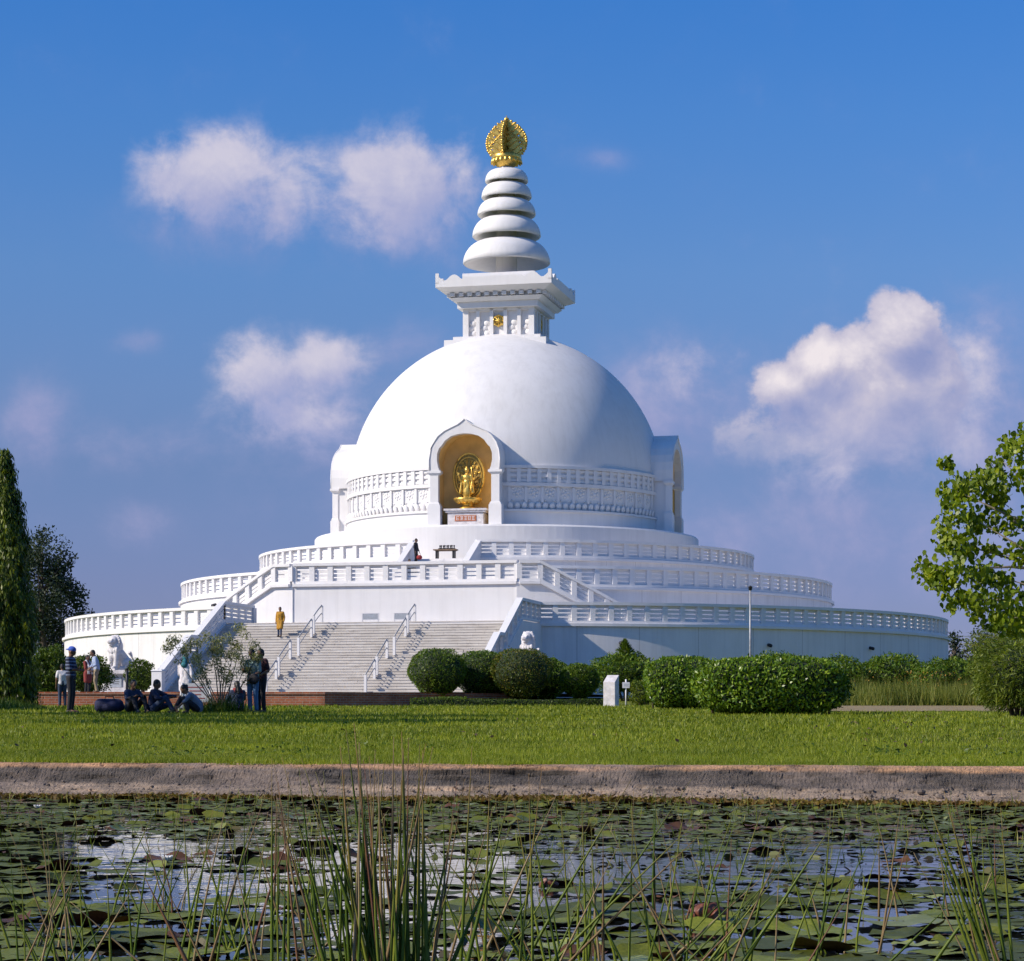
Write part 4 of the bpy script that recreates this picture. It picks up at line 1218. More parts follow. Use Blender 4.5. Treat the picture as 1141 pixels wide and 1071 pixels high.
# ---- clipped round shrubs below the stair
def topiary(px, py0, py1, pw, d, label, seed, squash=1.0):
    x = wx(px, d); zt, zb = wz(py0, d), wz(py1, d); g = ground(d)
    r = pw/2*d/F; rz = (zt-zb)/2; zc = (zt+zb)/2-g
    t = empty('round_shrub', (x, d, g)); tag(t, label, 'shrub', 'clipped round shrubs below the stair')
    b = trunk_mb([(0,0,-0.1),(0.02,0,zc*0.5),(0,0,zc)], [0.09,0.08,0.07])
    for k in range(6):
        a = k*1.05; b.tube([(0,0,zc*0.35),(0.5*r*math.cos(a),0.5*r*math.sin(a),zc)], [0.05,0.03], 6)
    b.build('trunk', M['bark'], t)
    P, Nn = shell_crown(7000, r, r, rz, 0.09, 3.0, seed, 2.3, 0.06)
    # narrower towards the base
    k = np.clip((P[:,2]+rz)/(rz*0.9), 0, 1); P[:,:2] *= (0.62+0.38*k**0.6)[:,None]
    D = unit(Nn*0.5 + 0.7*rng.normal(size=P.shape) + np.array([0,0,0.35]))
    sh = rng.uniform(size=len(P)) < 0.02; P[sh] *= 1+rng.uniform(0.03,0.11,(sh.sum(),1))
    me = leaf_mesh('crown', P+np.array([0,0,zc]), D, rng.uniform(0.06,0.11,len(P)), rng.uniform(0.025,0.045,len(P)))
    o = link_mesh('crown', me, t, M['brownish'] if 'brownish' in label else M['topiary'])
    b = MB(); b.ell((0,0,zc+0.05*rz),(r*0.86,r*0.86,rz*0.90),20,14); b.build('shade_core', M['dkcore'], t)
topiary(487, 722.5, 777, 65, 83, 'clipped round shrub, leftmost and largest of the row below the stair', 1)
topiary(537, 724.5, 777, 66, 84.5, 'clipped round shrub second from the left in the row below the stair', 2)
topiary(581, 722, 779, 68, 83.5, 'brownish clipped shrub with rusty lower leaves, in the middle of the row', 3)
topiary(610, 733, 779, 50, 86, 'dark narrow clipped shrub squeezed fourth in the row below the stair', 4)
topiary(645, 740, 778, 45, 84, 'smallest clipped round shrub beside the white marker stone', 5)

# ---- low clipped border in front of them
def border():
    d = 80.6
    x0, x1 = wx(457, d), wx(672, d); g = ground(d)
    n = 9000; P = np.stack([rng.uniform(x0,x1,n), d+rng.uniform(-0.3,0.3,n), g+rng.uniform(-0.02,0.36,n)], 1)
    P[:,2] *= 1.0; P[:,2] = g+(P[:,2]-g)*(0.85+0.15*vnoise(P*np.array([1,0,0]), 2.0, 3))
    k = P[:,0] > wx(520, d); P[k,2] = g+(P[k,2]-g)*0.78
    me = leaf_mesh('leaves', P-np.array([x0,d,g]), rng.normal(size=P.shape)+np.array([0,-0.3,0.3]), rng.uniform(0.05,0.09,n), rng.uniform(0.02,0.04,n))
    t = empty('low_hedge', (x0,d,g)); tag(t, 'knee high trimmed border hedge in front of the round shrubs', 'hedge')
    link_mesh('crown', me, t, M['bush'])
    b = MB(); b.box(((x1-x0)/2,0,0.10),(x1-x0-0.1,0.44,0.26)); b.build('shade_core', M['dkcore'], t)
border()

# ---- two big glossy hedge bushes on the right
def hedge_bush(px0, px1, py0, py1, d, depth, label, n, seed):
    g = ground(d); x0, x1 = wx(px0,d), wx(px1,d); zt = wz(py0,d)-g
    t = empty('hedge_bush', ((x0+x1)/2, d, g)); tag(t, label, 'hedge bush', 'big glossy hedge bushes on the lawn')
    rx, rz = (x1-x0)/2, zt/2
    P, Nn = shell_crown(n, rx, depth/2, rz, 0.055, 3.2, seed, 3.4, 0.06)
    P[:,0] *= 1-0.10*np.clip((-P[:,2]-0.1)/rz, 0, 1)       # tucked in at the foot
    D = unit(Nn*0.35 + rng.normal(size=P.shape)*0.6 + np.array([0,-0.1,0.55]))
    sh = rng.uniform(size=len(P)) < 0.03; P[sh] *= 1+rng.uniform(0.03,0.12,(sh.sum(),1))   # stray shoots
    # leaves lie out from the surface: the blade faces along the normal
    up = unit(Nn + np.array([0,0,0.25]))
    me = leaf_mesh('crown', P+np.array([0,0,rz]), D, rng.uniform(0.085,0.14,len(P)), rng.uniform(0.04,0.06,len(P)), LEAF4, up)
    link_mesh('crown', me, t, M['hedge'])
    b = MB()
    q, _ = shell_crown(10, 1,1,1)
    dirs = []
    vs = []; fs = []; nn, mm = 28, 16
    for j in range(mm+1):
        th = math.pi*j/mm
        for i in range(nn):
            a = 2*math.pi*i/nn; v = np.array([math.sin(th)*math.cos(a), math.sin(th)*math.sin(a), -math.cos(th)])
            s = (np.abs(v)**3.4).sum()**(-1/3.4); v = v*s*np.array([rx*0.9,depth*0.45,rz*0.92]); vs.append((v[0]*(1-0.10*max(0,-v[2]/rz)),v[1],v[2]+rz))
    for j in range(mm):
        for i in range(nn): fs.append((j*nn+i, j*nn+(i+1)%nn, (j+1)*nn+(i+1)%nn, (j+1)*nn+i))
    b.add(vs, fs, 0, True); b.build('shade_core', M['dkcore'], t)
    b = MB()
    for k in range(7): b.tube([((k-3)*rx*0.25,0.1*(k%2),-0.1),((k-3)*rx*0.27,0,rz)], [0.04,0.025], 6)
    b.build('stems', M['bark'], t)
hedge_bush(774, 944, 733, 798.5, 57, 2.4, 'large dark glossy clipped hedge bush standing foremost on the lawn', 15000, 7)
hedge_bush(718, 800, 732.5, 789.5, 71, 2.4, 'glossy hedge bush half hidden behind the left end of the foremost one', 9000, 8)

# ---- generic leafy bush or tree crown from clusters
def cluster_points(centres, sig, per):
    C = np.repeat(np.asarray(centres, float), per, axis=0)
    s = np.repeat(np.broadcast_to(np.asarray(sig, float), (len(centres),)), per)
    q = rnd_dirs(len(C))*(rng.uniform(0,1,len(C))**0.45)[:,None]
    return C + q*s[:,None]
def bush(name, label, cat, px0, px1, py0, py1, d, m, group=None, leaf=(0.10,0.045), n=3500, seed=0, depth=None, droop=0.0, core=True):
    g = ground(d); x0, x1 = wx(px0,d), wx(px1,d); zt = wz(py0,d)-g; zb = max(0, wz(py1,d)-g)
    t = empty(name, ((x0+x1)/2, d, g)); tag(t, label, cat, group)
    rx, rz = (x1-x0)/2, (zt-zb)/2; ry = depth/2 if depth else rx*0.8
    P, Nn = shell_crown(n, rx, ry, rz, 0.28, 2.4, seed, 2.3, 0.22)
    D = unit(Nn*0.5+rng.normal(size=P.shape)*0.8+np.array([0,0,0.3-droop]))
    me = leaf_mesh('crown', P+np.array([0,0,zb+rz]), D, rng.uniform(0.7,1.3,len(P))*leaf[0], rng.uniform(0.7,1.3,len(P))*leaf[1])
    link_mesh('crown', me, t, m)
    b = MB()
    for k in range(5):
        a = k*1.3+seed; b.tube([(0.12*math.cos(a),0.12*math.sin(a),-0.1),(rx*0.3*math.cos(a),ry*0.3*math.sin(a),zb+rz*0.6),(rx*0.6*math.cos(a),ry*0.6*math.sin(a),zb+rz*1.2)], [0.06,0.045,0.02], 6)
    b.build('stems', M['bark'], t)
    if core:
        b = MB(); b.ell((0,0,zb+rz*0.9),(rx*0.68,ry*0.68,rz*0.72),16,10); b.build('shade_core', M['dkcore'], t)
    return t
# left of the stair
bush('garden_bush', 'bright green loose bush behind the boy in the white shirt', 'bush', 32, 78, 722, 778, 104, M['bush'], 'bushes left of the stair', n=5200, seed=1, leaf=(0.16,0.07))
bush('garden_bush', 'green bush showing between the couple and the lion pedestal', 'bush', 72, 124, 729, 774, 108, M['bush'], 'bushes left of the stair', n=4600, seed=2, leaf=(0.15,0.07))
bush('garden_bush', 'dark bush to the right of the left lion pedestal', 'bush', 140, 172, 735, 772, 121.5, M['bush'], 'bushes left of the stair', n=2600, seed=3, leaf=(0.15,0.07))
bush('garden_bush', 'low dark bush at the foot of the tall drooping tree', 'bush', -40, 36, 735, 790, 88, M['bush'], 'bushes left of the stair', n=4500, seed=4, leaf=(0.14,0.06))
# before the round wall on the right
G2 = 'spreading shrubs before the round wall'
for k, (a, c, y0, d, lab) in enumerate((
    (655,738,729,108,'flat spreading juniper like shrub with a pointed top left of the hedge bushes'),
    (738,830,737,112,'dark spreading shrub just above the left hedge bush'),
    (826,905,729,112,'dark spreading shrub right of the lamp pole'),
    (888,968,732,110,'dark spreading shrub above the right end of the foremost hedge bush'),
    (950,1035,729,111,'dark spreading shrub behind the yellow wild grass'),
    (1015,1100,732,108,'dark spreading shrub at the right end of the round wall'))):
    bush('spreading_shrub', lab, 'shrub', a, c, y0, 772, d, M['topiary'], G2, n=5200, seed=20+k, leaf=(0.22,0.06), droop=0.15)
def spire_top():
    d = 108; x = wx(697,d); g = ground(d); h0, h1 = wz(738,d)-g, wz(713,d)-g
    n = 900; z = rng.uniform(h0,h1,n); r = 0.75*(1-(z-h0)/(h1-h0))+0.06
    a = rng.uniform(0,6.28,n); P = np.stack([r*np.cos(a)*rng.uniform(0.3,1,n), r*np.sin(a)*rng.uniform(0.3,1,n), z],1)
    t = empty('young_conifer', (x,d+0.4,g)); tag(t, 'small pointed conifer rising out of the spreading shrub', 'conifer')
    link_mesh('crown', leaf_mesh('crown', P, P*np.array([1,1,0])+np.array([0,0,0.25]), 0.22, 0.05), t, M['bush'])
    trunk_mb([(0,0,-0.1),(0,0,h1*0.6),(0,0,h1)],[0.08,0.05,0.01],7).build('trunk', M['bark'], t)
spire_top()
bush('garden_bush', 'pale green soft bush between the small sign and the hedge bush', 'bush', 700, 735, 757, 790, 80, M['feather'], 'bushes right of the stair', n=1700, seed=31, leaf=(0.12,0.04))
bush('garden_bush', 'ragged yellow green bush under the row of round shrubs', 'bush', 545, 572, 750, 779, 85.5, M['feather'], 'bushes right of the stair', n=900, seed=32, leaf=(0.10,0.04))

# ---- wild grass with flowers on the right
def wild_grass():
    n = 27000; d = rng.uniform(79, 92, n); px = rng.uniform(925, 1230, n); x = (px-CX)*d/F
    g = np.array([ground(v) for v in d]); h = rng.uniform(0.30,1.15,n)*(0.75+0.55*vnoise(np.stack([x,d,x*0],1), 1.6, 5))
    D = np.stack([rng.normal(0,0.22,n), rng.normal(0,0.22,n), np.ones(n)],1)
    P = np.stack([x,d,g],1) + unit(D)*(h/2)[:,None]
    o = link_mesh('wild_grass', leaf_mesh('wild_grass', P, D, h, rng.uniform(0.02,0.045,n), BLADE), None, M['wild'])
    tag(o, 'tall yellowing wild grass along the dry strip', 'wild grass', None, 'stuff')
    n = 190; d = rng.uniform(82, 92, n); px = np.where(rng.uniform(size=n)<0.6, rng.normal(1025,22,n), rng.uniform(940,1100,n)); x = (px-CX)*d/F
    z = np.array([ground(v) for v in d])+rng.uniform(0.35,1.25,n)
    o = link_mesh('wild_flowers', leaf_mesh('wild_flowers', np.stack([x,d,z],1), rnd_dirs(n), 0.065, 0.055, LEAF6), None, M['flower'])
    tag(o, 'orange brown wild flower heads above the yellowing grass', 'wild flowers', None, 'stuff')
wild_grass()

# ---- feathery shrub with arching stems at the right edge
def feather_shrub():
    d = 52.6; g = ground(d); x = wx(1135, d)
    t = empty('feathery_shrub', (x,d,g)); tag(t, 'feathery light green shrub with long arching grass stems at the right edge', 'shrub')
    n = 9500; P, Nn = shell_crown(n, 1.12, 1.0, 0.82, 0.22, 2.6, 41, 2.2, 0.3)
    P = P+np.array([0.05,0,0.95])
    D = unit(Nn*0.6+rng.normal(size=P.shape)*0.45+np.array([-0.15,-0.1,-0.35]))
    link_mesh('crown', leaf_mesh('crown', P, D, rng.uniform(0.10,0.22,n), rng.uniform(0.018,0.032,n)), t, M['feather'])
    b = MB()
    for k in range(9):
        a = k*0.7; b.tube([(0.1*math.cos(a),0.1*math.sin(a),-0.1),(0.35*math.cos(a),0.35*math.sin(a),0.6),(0.7*math.cos(a),0.7*math.sin(a),1.3)],[0.035,0.025,0.01],6)
    b.build('stems', M['bark'], t)
    b = MB(); b.ell((0.05,0,0.95),(0.72,0.65,0.60),14,10); b.build('shade_core', M['dkcore'], t)
    b = MB()
    for k in range(26):
        x0 = rng.uniform(-0.5,0.6); L_ = rng.uniform(0.9,1.6); le = rng.uniform(0.5,1.1)
        b.tube([(x0,rng.uniform(-0.4,0.4),1.1),(x0-le*0.35,0,1.1+L_*0.33),(x0-le*0.8,0,1.1+L_*0.52),(x0-le*1.25,0,1.1+L_*0.56)],[0.010,0.008,0.006,0.002],4)
    b.build('arching_stems', M['wild'], t)
feather_shrub()
bush('garden_bush', 'hazy green bush behind the feathery shrub under the fig tree', 'bush', 1075, 1190, 700, 775, 78, M['feather'], 'bushes right of the stair', n=5200, seed=33, leaf=(0.17,0.035), droop=0.3)

# ---- broad leaved fig at the right edge, trunk outside the frame
def fig_tree():
    d = 39.0; g = ground(d); X0 = wx(1235, d)
    t = empty('fig_tree', (X0,d,g)); tag(t, 'broad leaved fig tree reaching in from the right edge against the sky', 'tree')
    def loc(px, py, dy=0.0): return np.array([wx(px,d)-X0, dy, wz(py,d)-g])
    cl = [(1132,492),(1118,515),(1100,530),(1135,530),(1048,518),(1062,545),(1085,548),(1112,556),(1066,575),(1092,582),(1125,585),(1056,602),(1078,612),(1105,612),(1132,615),
          (1036,636),(1050,650),(1066,640),(1092,642),(1120,645),(1068,668),(1095,668),(1125,672),(1082,688),(1112,690),(1135,698),(1105,706),
          (1155,500),(1160,540),(1165,580),(1160,620),(1160,660),(1150,690),(1190,500),(1195,550),(1200,600),(1195,650),(1180,690),(1220,480),(1230,530),(1240,590),(1240,650),(1230,690),(1265,500),(1275,560),(1280,630),(1310,540),(1315,610),(1170,470),(1210,455),(1260,460)]
    C = []; S = []
    for (px, py) in cl:
        k = 1 if px in (1048,1105,1082) else 3
        for q in range(k):
            C.append(loc(px+random.gauss(0,4), py+random.gauss(0,4), random.gauss(0,0.55) if px > 1050 else random.gauss(0,0.15))); S.append(0.16 if k == 1 else 0.25)
    P = cluster_points(C, S, 50); n = len(P)
    D = unit(rng.normal(size=P.shape)*0.55+np.array([0,0,-0.9]))
    me = leaf_mesh('crown', P, D, rng.uniform(0.075,0.13,n), rng.uniform(0.06,0.105,n), LEAF6)
    link_mesh('crown', me, t, M['fig'])
    b = MB(); top = wz(560,d)-g
    b.tube([(0,0,-0.3),(0.05,0,0.8),(-0.05,0.05,1.7),(-0.1,0,2.6),(0,0,top)],[0.24,0.20,0.17,0.12,0.05],10)
    b.build('trunk', M['paleBark'], t)
    b = MB()
    for (px,py) in [(1036,636),(1048,518),(1056,602),(1062,545),(1118,515),(1068,668),(1112,690),(1105,612),(1132,492),(1120,645),(1092,582),(1220,480),(1280,630),(1275,560),(1310,540),(1260,460)]:
        e = loc(px,py); s0 = np.array([-0.05,0,random.uniform(1.7,2.7)]); m1 = s0*0.45+e*0.55+np.array([0,random.gauss(0,0.15),0.12])
        b.tube([s0, s0*0.75+e*0.25+np.array([0,0,0.10]), m1, e],[0.055,0.04,0.022,0.006],6)
    b.build('limbs', M['paleBark'], t)
fig_tree()

# ---- tall drooping mast trees (one at the left edge, others beyond the frame whose shade falls on the lawn)
def mast_tree(px, d, ytop, label, rad, seed, n_tuft=330, visible=True):
    g = ground(d); x = wx(px,d); H = wz(ytop,d)-g
    t = empty('mast_tree', (x,d,g)); tag(t, label, 'tree', 'tall drooping trees on the left')
    r_ = np.random.default_rng(seed); C = []
    for k in range(n_tuft):
        u = r_.uniform(0.07,1.0); z = H*u
        prof = np.interp(u, [0.0,0.1,0.35,0.6,0.8,0.93,1.0],[0.9,1.0,0.95,0.78,0.50,0.22,0.02])*rad
        a = r_.uniform(0,6.283); rr = prof*(0.62+0.38*r_.uniform())*(1+0.10*math.sin(a*3+z))*(1.22 if k % 9 == 0 else 1)
        C.append((rr*math.cos(a), rr*math.sin(a), z))
    C = np.array(C); per = 40
    P = np.repeat(C, per, axis=0); n = len(P)
    off = np.abs(rng.normal(size=n))*0.34
    P = P + np.stack([rng.normal(size=n)*0.075, rng.normal(size=n)*0.075, -off*0.9],1)
    D = np.stack([rng.normal(size=n)*0.35, rng.normal(size=n)*0.35, -np.ones(n)],1) + 0.25*unit(P*np.array([1,1,0]))
    P[:,2] = np.maximum(P[:,2], 0.12)
    link_mesh('crown', leaf_mesh('crown', P, D, rng.uniform(0.13,0.24,n), rng.uniform(0.035,0.06,n), LEAF4, unit(P*np.array([1,1,0])+1e-3)), t, M['mast'])
    b = trunk_mb([(0,0,-0.2),(0.03,0,H*0.3),(-0.02,0,H*0.65),(0,0,H*0.97)],[0.14,0.12,0.08,0.02],8)
    b.build('trunk', M['bark'], t)
    b = MB(); b.lathe([(0.02,H*0.12)]+[(rad*0.60*float(np.interp(u,[0.0,0.1,0.35,0.6,0.8,0.93,1.0],[0.9,1.0,0.95,0.78,0.50,0.22,0.02])),H*u) for u in np.linspace(0.13,0.97,14)], 12)
    b.build('shade_core', M['dkcore'], t)
mast_tree(6, 71.5, 502, 'tall narrow drooping tree at the left edge of the photo', 0.95, 5, 620)
def shade_tree(x, d, H, rx, rz, seed, label):
    g = ground(d); t = empty('shade_tree', (x,d,g)); tag(t, label, 'tree', 'shade trees left of the lawn')
    C = []; r_ = np.random.default_rng(seed)
    for k in range(150):
        q = unit(r_.normal(size=3))*r_.uniform(0.35,1)**0.5; C.append((q[0]*rx, q[1]*rx, H-rz+q[2]*rz))
    P = cluster_points(C, 0.6, 45); n = len(P)
    link_mesh('crown', leaf_mesh('crown', P, rng.normal(size=P.shape)+np.array([0,0,-0.5]), 0.22, 0.12), t, M['bush'])
    b = MB(); b.tube([(0,0,-0.2),(0.1,0,H*0.3),(0,0,H*0.75)],[0.25,0.2,0.08],9)
    for k in range(6):
        a = k*1.05; b.tube([(0,0,H*0.35),(rx*0.7*math.cos(a),rx*0.7*math.sin(a),H-rz)],[0.10,0.03],6)
    b.build('trunk', M['bark'], t)

# ---- rough grass mound under the left tree
def mound():
    n = 5200; d = rng.normal(71.5, 2.0, n); px = rng.uniform(-60,52,n); x = (px-CX)*d/F
    k = np.clip(1-np.abs(px-0)/60, 0.15, 1); h = rng.uniform(0.15,0.55,n)*k
    D = np.stack([rng.normal(0,0.3,n), rng.normal(0,0.3,n), np.ones(n)],1)
    P = np.stack([x,d,np.array([ground(v) for v in d])],1)+unit(D)*(h/2)[:,None]
    o = link_mesh('rough_grass', leaf_mesh('rough_grass', P, D, h, 0.04, BLADE), None, M['bush'])
    tag(o, 'rough dark grass round the foot of the tall drooping tree', 'grass', None, 'stuff')
mound()

# ---- far trees
def far_tree(px, pyt, pw, d, label, seed, pyb=None, n_cl=120, per=46, sig=1.1, dens=1.0, group='far trees beyond the stupa'):
    g = ground(d); x = wx(px,d); H = wz(pyt,d)-g; rx = pw/2*d/F
    zb = (wz(pyb,d)-g) if pyb else H*0.22
    t = empty('far_tree', (x,d,g)); tag(t, label, 'tree', group)
    r_ = np.random.default_rng(seed); C = []
    rz = (H-zb)/2
    for k in range(n_cl):
        q = unit(r_.normal(size=3))*r_.uniform(0.25,1)**0.45
        w = 1+0.25*math.sin(q[2]*7+seed)
        C.append((q[0]*rx*w, q[1]*rx*w, zb+rz+q[2]*rz))
    P = cluster_points(C, sig, per); n = len(P)
    link_mesh('crown', leaf_mesh('crown', P, rng.normal(size=P.shape), rng.uniform(0.22,0.42,n), rng.uniform(0.12,0.22,n)), t, M['dark_leaf'])
    b = MB(); b.tube([(0,0,-0.3),(0.2,0,H*0.3),(0,0,H*0.6),(0.1,0,H*0.9)],[0.45,0.36,0.22,0.05],9)
    for k in range(9):
        a = k*0.8; z0 = H*(0.25+0.05*k); b.tube([(0,0,z0),(rx*0.4*math.cos(a),rx*0.4*math.sin(a),z0+rz*0.35),(rx*0.8*math.cos(a),rx*0.8*math.sin(a),z0+rz*0.6)],[0.16,0.09,0.03],6)
    b.build('trunk', M['bark'], t)
far_tree(46, 592, 78, 205, 'big dark open crowned tree rising behind the left edge of the stupa', 3, 715, 190, 46, 0.9)
far_tree(34, 668, 96, 212, 'dark rounded tree below the open crowned one on the left', 4, 770, 130, 50, 1.3)
far_tree(86, 674, 52, 206, 'dark low tree just left of the round wall', 6, 770, 90, 44, 1.1)
far_tree(1062, 704, 14, 200, 'small dark tree touching the right end of the round wall', 8, 760, 26, 40, 0.7)
far_tree(1092, 697, 46, 215, 'dark bushy tree far off right of the round wall', 9, 770, 60, 44, 1.0)
far_tree(1130, 702, 60, 220, 'dark tree far off at the right edge under the fig', 10, 775, 80, 44, 1.2)
far_tree(1190, 690, 80, 225, 'dark tree far off just outside the right edge', 11, 775, 80, 44, 1.3)
far_tree(-30, 650, 90, 215, 'dark tree far off just outside the left edge', 12, 775, 90, 44, 1.3)

# ---- open shrub with pale narrow leaves beside the group of people
def open_shrub():
    d = 60.6; g = ground(d); x = wx(248, d)
    t = empty('open_shrub', (x,d,g)); tag(t, 'thin multi stemmed shrub with pale narrow leaves among the people', 'shrub')
    def loc(px, py, dy=0): return np.array([wx(px,d)-x, dy, wz(py,d)-g])
    tips = [(196,712,0.0),(206,724,0.3),(186,722,0.2),(222,736,-0.2),(214,716,0.2),(232,708,0.2),(243,742,-0.2),(252,730,0.1),(262,716,0.2),(272,706,-0.1),(280,722,0.2),(286,735,0.1),(268,738,-0.3),(238,722,0.3),(256,752,-0.25),(276,750,0.2),(228,752,-0.3),(246,716,-0.1)]
    b = MB(); C = []
    for (px,py,dy) in tips:
        e = loc(px,py,dy); s0 = np.array([random.uniform(-0.12,0.12),random.uniform(-0.1,0.1),-0.05])
        m1 = s0*0.45+e*0.55+np.array([-0.04*np.sign(e[0]),0,-0.10])
        b.tube([s0, s0*0.8+e*0.2, m1, e],[0.022,0.018,0.012,0.004],5)
        for k in range(3):
            C.append(e+np.array([random.gauss(0,0.09),random.gauss(0,0.12),random.gauss(0.0,0.09)]))
        C.append(m1*0.35+e*0.65)
    b.build('stems', M['paleBark'], t)
    P = cluster_points(C, 0.17, 46); n = len(P)
    link_mesh('crown', leaf_mesh('crown', P, rng.normal(size=P.shape)*0.7+np.array([0,0,0.35]), rng.uniform(0.08,0.16,n), rng.uniform(0.018,0.034,n)), t, M['pale_leaf'])
    # weeds at its foot
    n = 700; Q = np.stack([rng.normal(0,0.28,n), rng.normal(0,0.2,n), np.zeros(n)],1); h = rng.uniform(0.1,0.55,n)
    D = np.stack([rng.normal(0,0.35,n), rng.normal(0,0.3,n), np.ones(n)],1)
    link_mesh('foot_growth', leaf_mesh('foot_growth', Q+unit(D)*(h/2)[:,None], D, h, 0.03, BLADE), t, M['bush'])
open_shrub()

# ---- lawn grass blades: dense by the water, sparser with distance
M['blade'] = leafmat('lawn_blades', (0.135,0.190,0.011), (0.225,0.285,0.017), (0.39,0.41,0.055), 0.5, 0.4, 0.5)
def grass_blades():
    Ps = []; Hs = []; Ws = []
    for d0, d1, per, h, w in ((0.0,3.5,2300,0.052,0.008),(3.5,9,950,0.058,0.011),(9,20,240,0.07,0.022),(20,40,90,0.08,0.035),(40,60,34,0.09,0.05)):
        area = (0.5*((d0+21)+(d1+21))*0.46+6.0)*(d1-d0)
        n = int(per*area)
        dd = rng.uniform(d0,d1,n); D0 = 21.3+dd
        X = rng.uniform(-1,1,n)*(D0*0.23+3.0)
        e = 21.3-0.27*np.clip(X,-9,9)
        k = np.clip(1-dd/40,0,1)
        y = D0+(e-21.3)*k + (0.05*np.sin(X*3.1)+0.04*np.sin(X*7.7)+0.05*np.sin(X*1.3+1))*np.clip(1-dd,0,1)
        z = ZC-0.40+0.0163*(np.clip(y,19,133)-21.7)-0.005
        keep = ~((y > 62) & ((X/y*F+CX) > 905)) & (y < 80.0)
        Ps.append(np.stack([X,y,z],1)[keep]); Hs.append((h*rng.uniform(0.5,1.35,n)*(1+0.25*vnoise(np.stack([X,y,z],1),1.1,9)))[keep]); Ws.append(np.full(n,w)[keep])
    P = np.concatenate(Ps); H = np.concatenate(Hs); W = np.concatenate(Ws); n = len(P)
    D = np.stack([rng.normal(0,0.33,n), rng.normal(0,0.33,n), np.ones(n)],1)
    o = link_mesh('lawn_grass', leaf_mesh('lawn_grass', P+unit(D)*(H/2)[:,None], D, H, W*rng.uniform(0.7,1.3,n), BLADE), None, M['blade'])
    tag(o, 'short mown green grass covering the lawn', 'grass', None, 'stuff')
grass_blades()
for k, (X, d, H, lab) in enumerate(((-16.6,55.5,8.8,'broad shade tree beyond the left edge, level with the group on the lawn'),(-22.0,64.0,10.0,'broad shade tree furthest back beyond the left edge'),
        (-15.4,48.5,11.0,'broad shade tree beyond the left edge, second from the pond'),(-13.6,42.5,9.5,'broad shade tree beyond the left edge, nearest the pond'))):
    shade_tree(X, d, H, 2.8, 3.0, 61+k, lab)

# ---- weeds, clover clumps and fallen leaves that break up the lawn
def lawn_litter():
    n = 900; px = rng.uniform(-20,1160,n); d = 24+rng.uniform(0,1,n)**1.3*36; X = (px-CX)*d/F
    keep = vnoise(np.stack([X,d,X*0],1), 0.5, 77)+rng.normal(0,0.3,n) > 0.25
    X, d = X[keep], d[keep]; C = np.stack([X,d,np.array([ground(v) for v in d])+0.03],1)
    P = np.repeat(C, 14, axis=0)+rng.normal(size=(len(C)*14,3))*np.array([0.10,0.16,0.018])
    o = link_mesh('lawn_weeds', leaf_mesh('lawn_weeds', P, rng.normal(size=P.shape)*np.array([1,1,0.5]), rng.uniform(0.03,0.07,len(P)), 0.03, LEAF4), None, M['bush'])
    tag(o, 'low broad leaved weeds scattered through the lawn', 'weeds', None, 'stuff')
    n = 130; px = np.where(rng.uniform(size=n) < 0.5, rng.normal(1010,50,n), rng.uniform(0,1141,n)); d = 26+rng.uniform(0,1,n)*36; X = (px-CX)*d/F
    P = np.stack([X,d,np.array([ground(v) for v in d])+0.055],1)
    o = link_mesh('fallen_leaves', leaf_mesh('fallen_leaves', P, rng.normal(size=P.shape)*np.array([1,1,0.3]), rng.uniform(0.04,0.08,n), 0.04, LEAF6), None, M['scrap0'])
    tag(o, 'dry brown leaves fallen on the lawn', 'fallen leaves', None, 'stuff')
M['scrap0'] = leafmat('dry_fallen_leaf', (0.035,0.025,0.015), (0.09,0.06,0.03), (0.17,0.12,0.05), 0.7, 0.0)
lawn_litter()
# ================================================================== PEOPLE
def cloth(name, c, rough=0.85): return simple(name, c, rough, 0.22, 14.0)
M['skin'] = simple('brown_skin', (0.20,0.105,0.065), 0.6, 0.10, 5.0)
M['hair'] = simple('black_hair', (0.012,0.010,0.010), 0.55, 0.3, 20.0)
M['shoe'] = simple('dark_shoe', (0.03,0.025,0.022), 0.7, 0.3, 10.0)
CL = {}
def C_(name, c):
    if name not in CL: CL[name] = cloth(name, c)
    return CL[name]
def striped_navy():
    m, nt, b = mat('navy_striped_cotton')
    tc = N(nt,'ShaderNodeTexCoord'); w = N(nt,'ShaderNodeTexWave', wave_type='BANDS', bands_direction='Z')
    w.inputs['Scale'].default_value = 3.6; w.inputs['Distortion'].default_value = 0.4
    L(nt, tc.outputs['Object'], w.inputs['Vector'])
    L(nt, ramp(nt, w.outputs['Fac'], [(0.74,(0.016,0.022,0.055)),(0.82,(0.17,0.21,0.32))]), b.inputs['Base Color']); b.inputs['Roughness'].default_value = 0.9
    return m
CL['stripes'] = striped_navy()

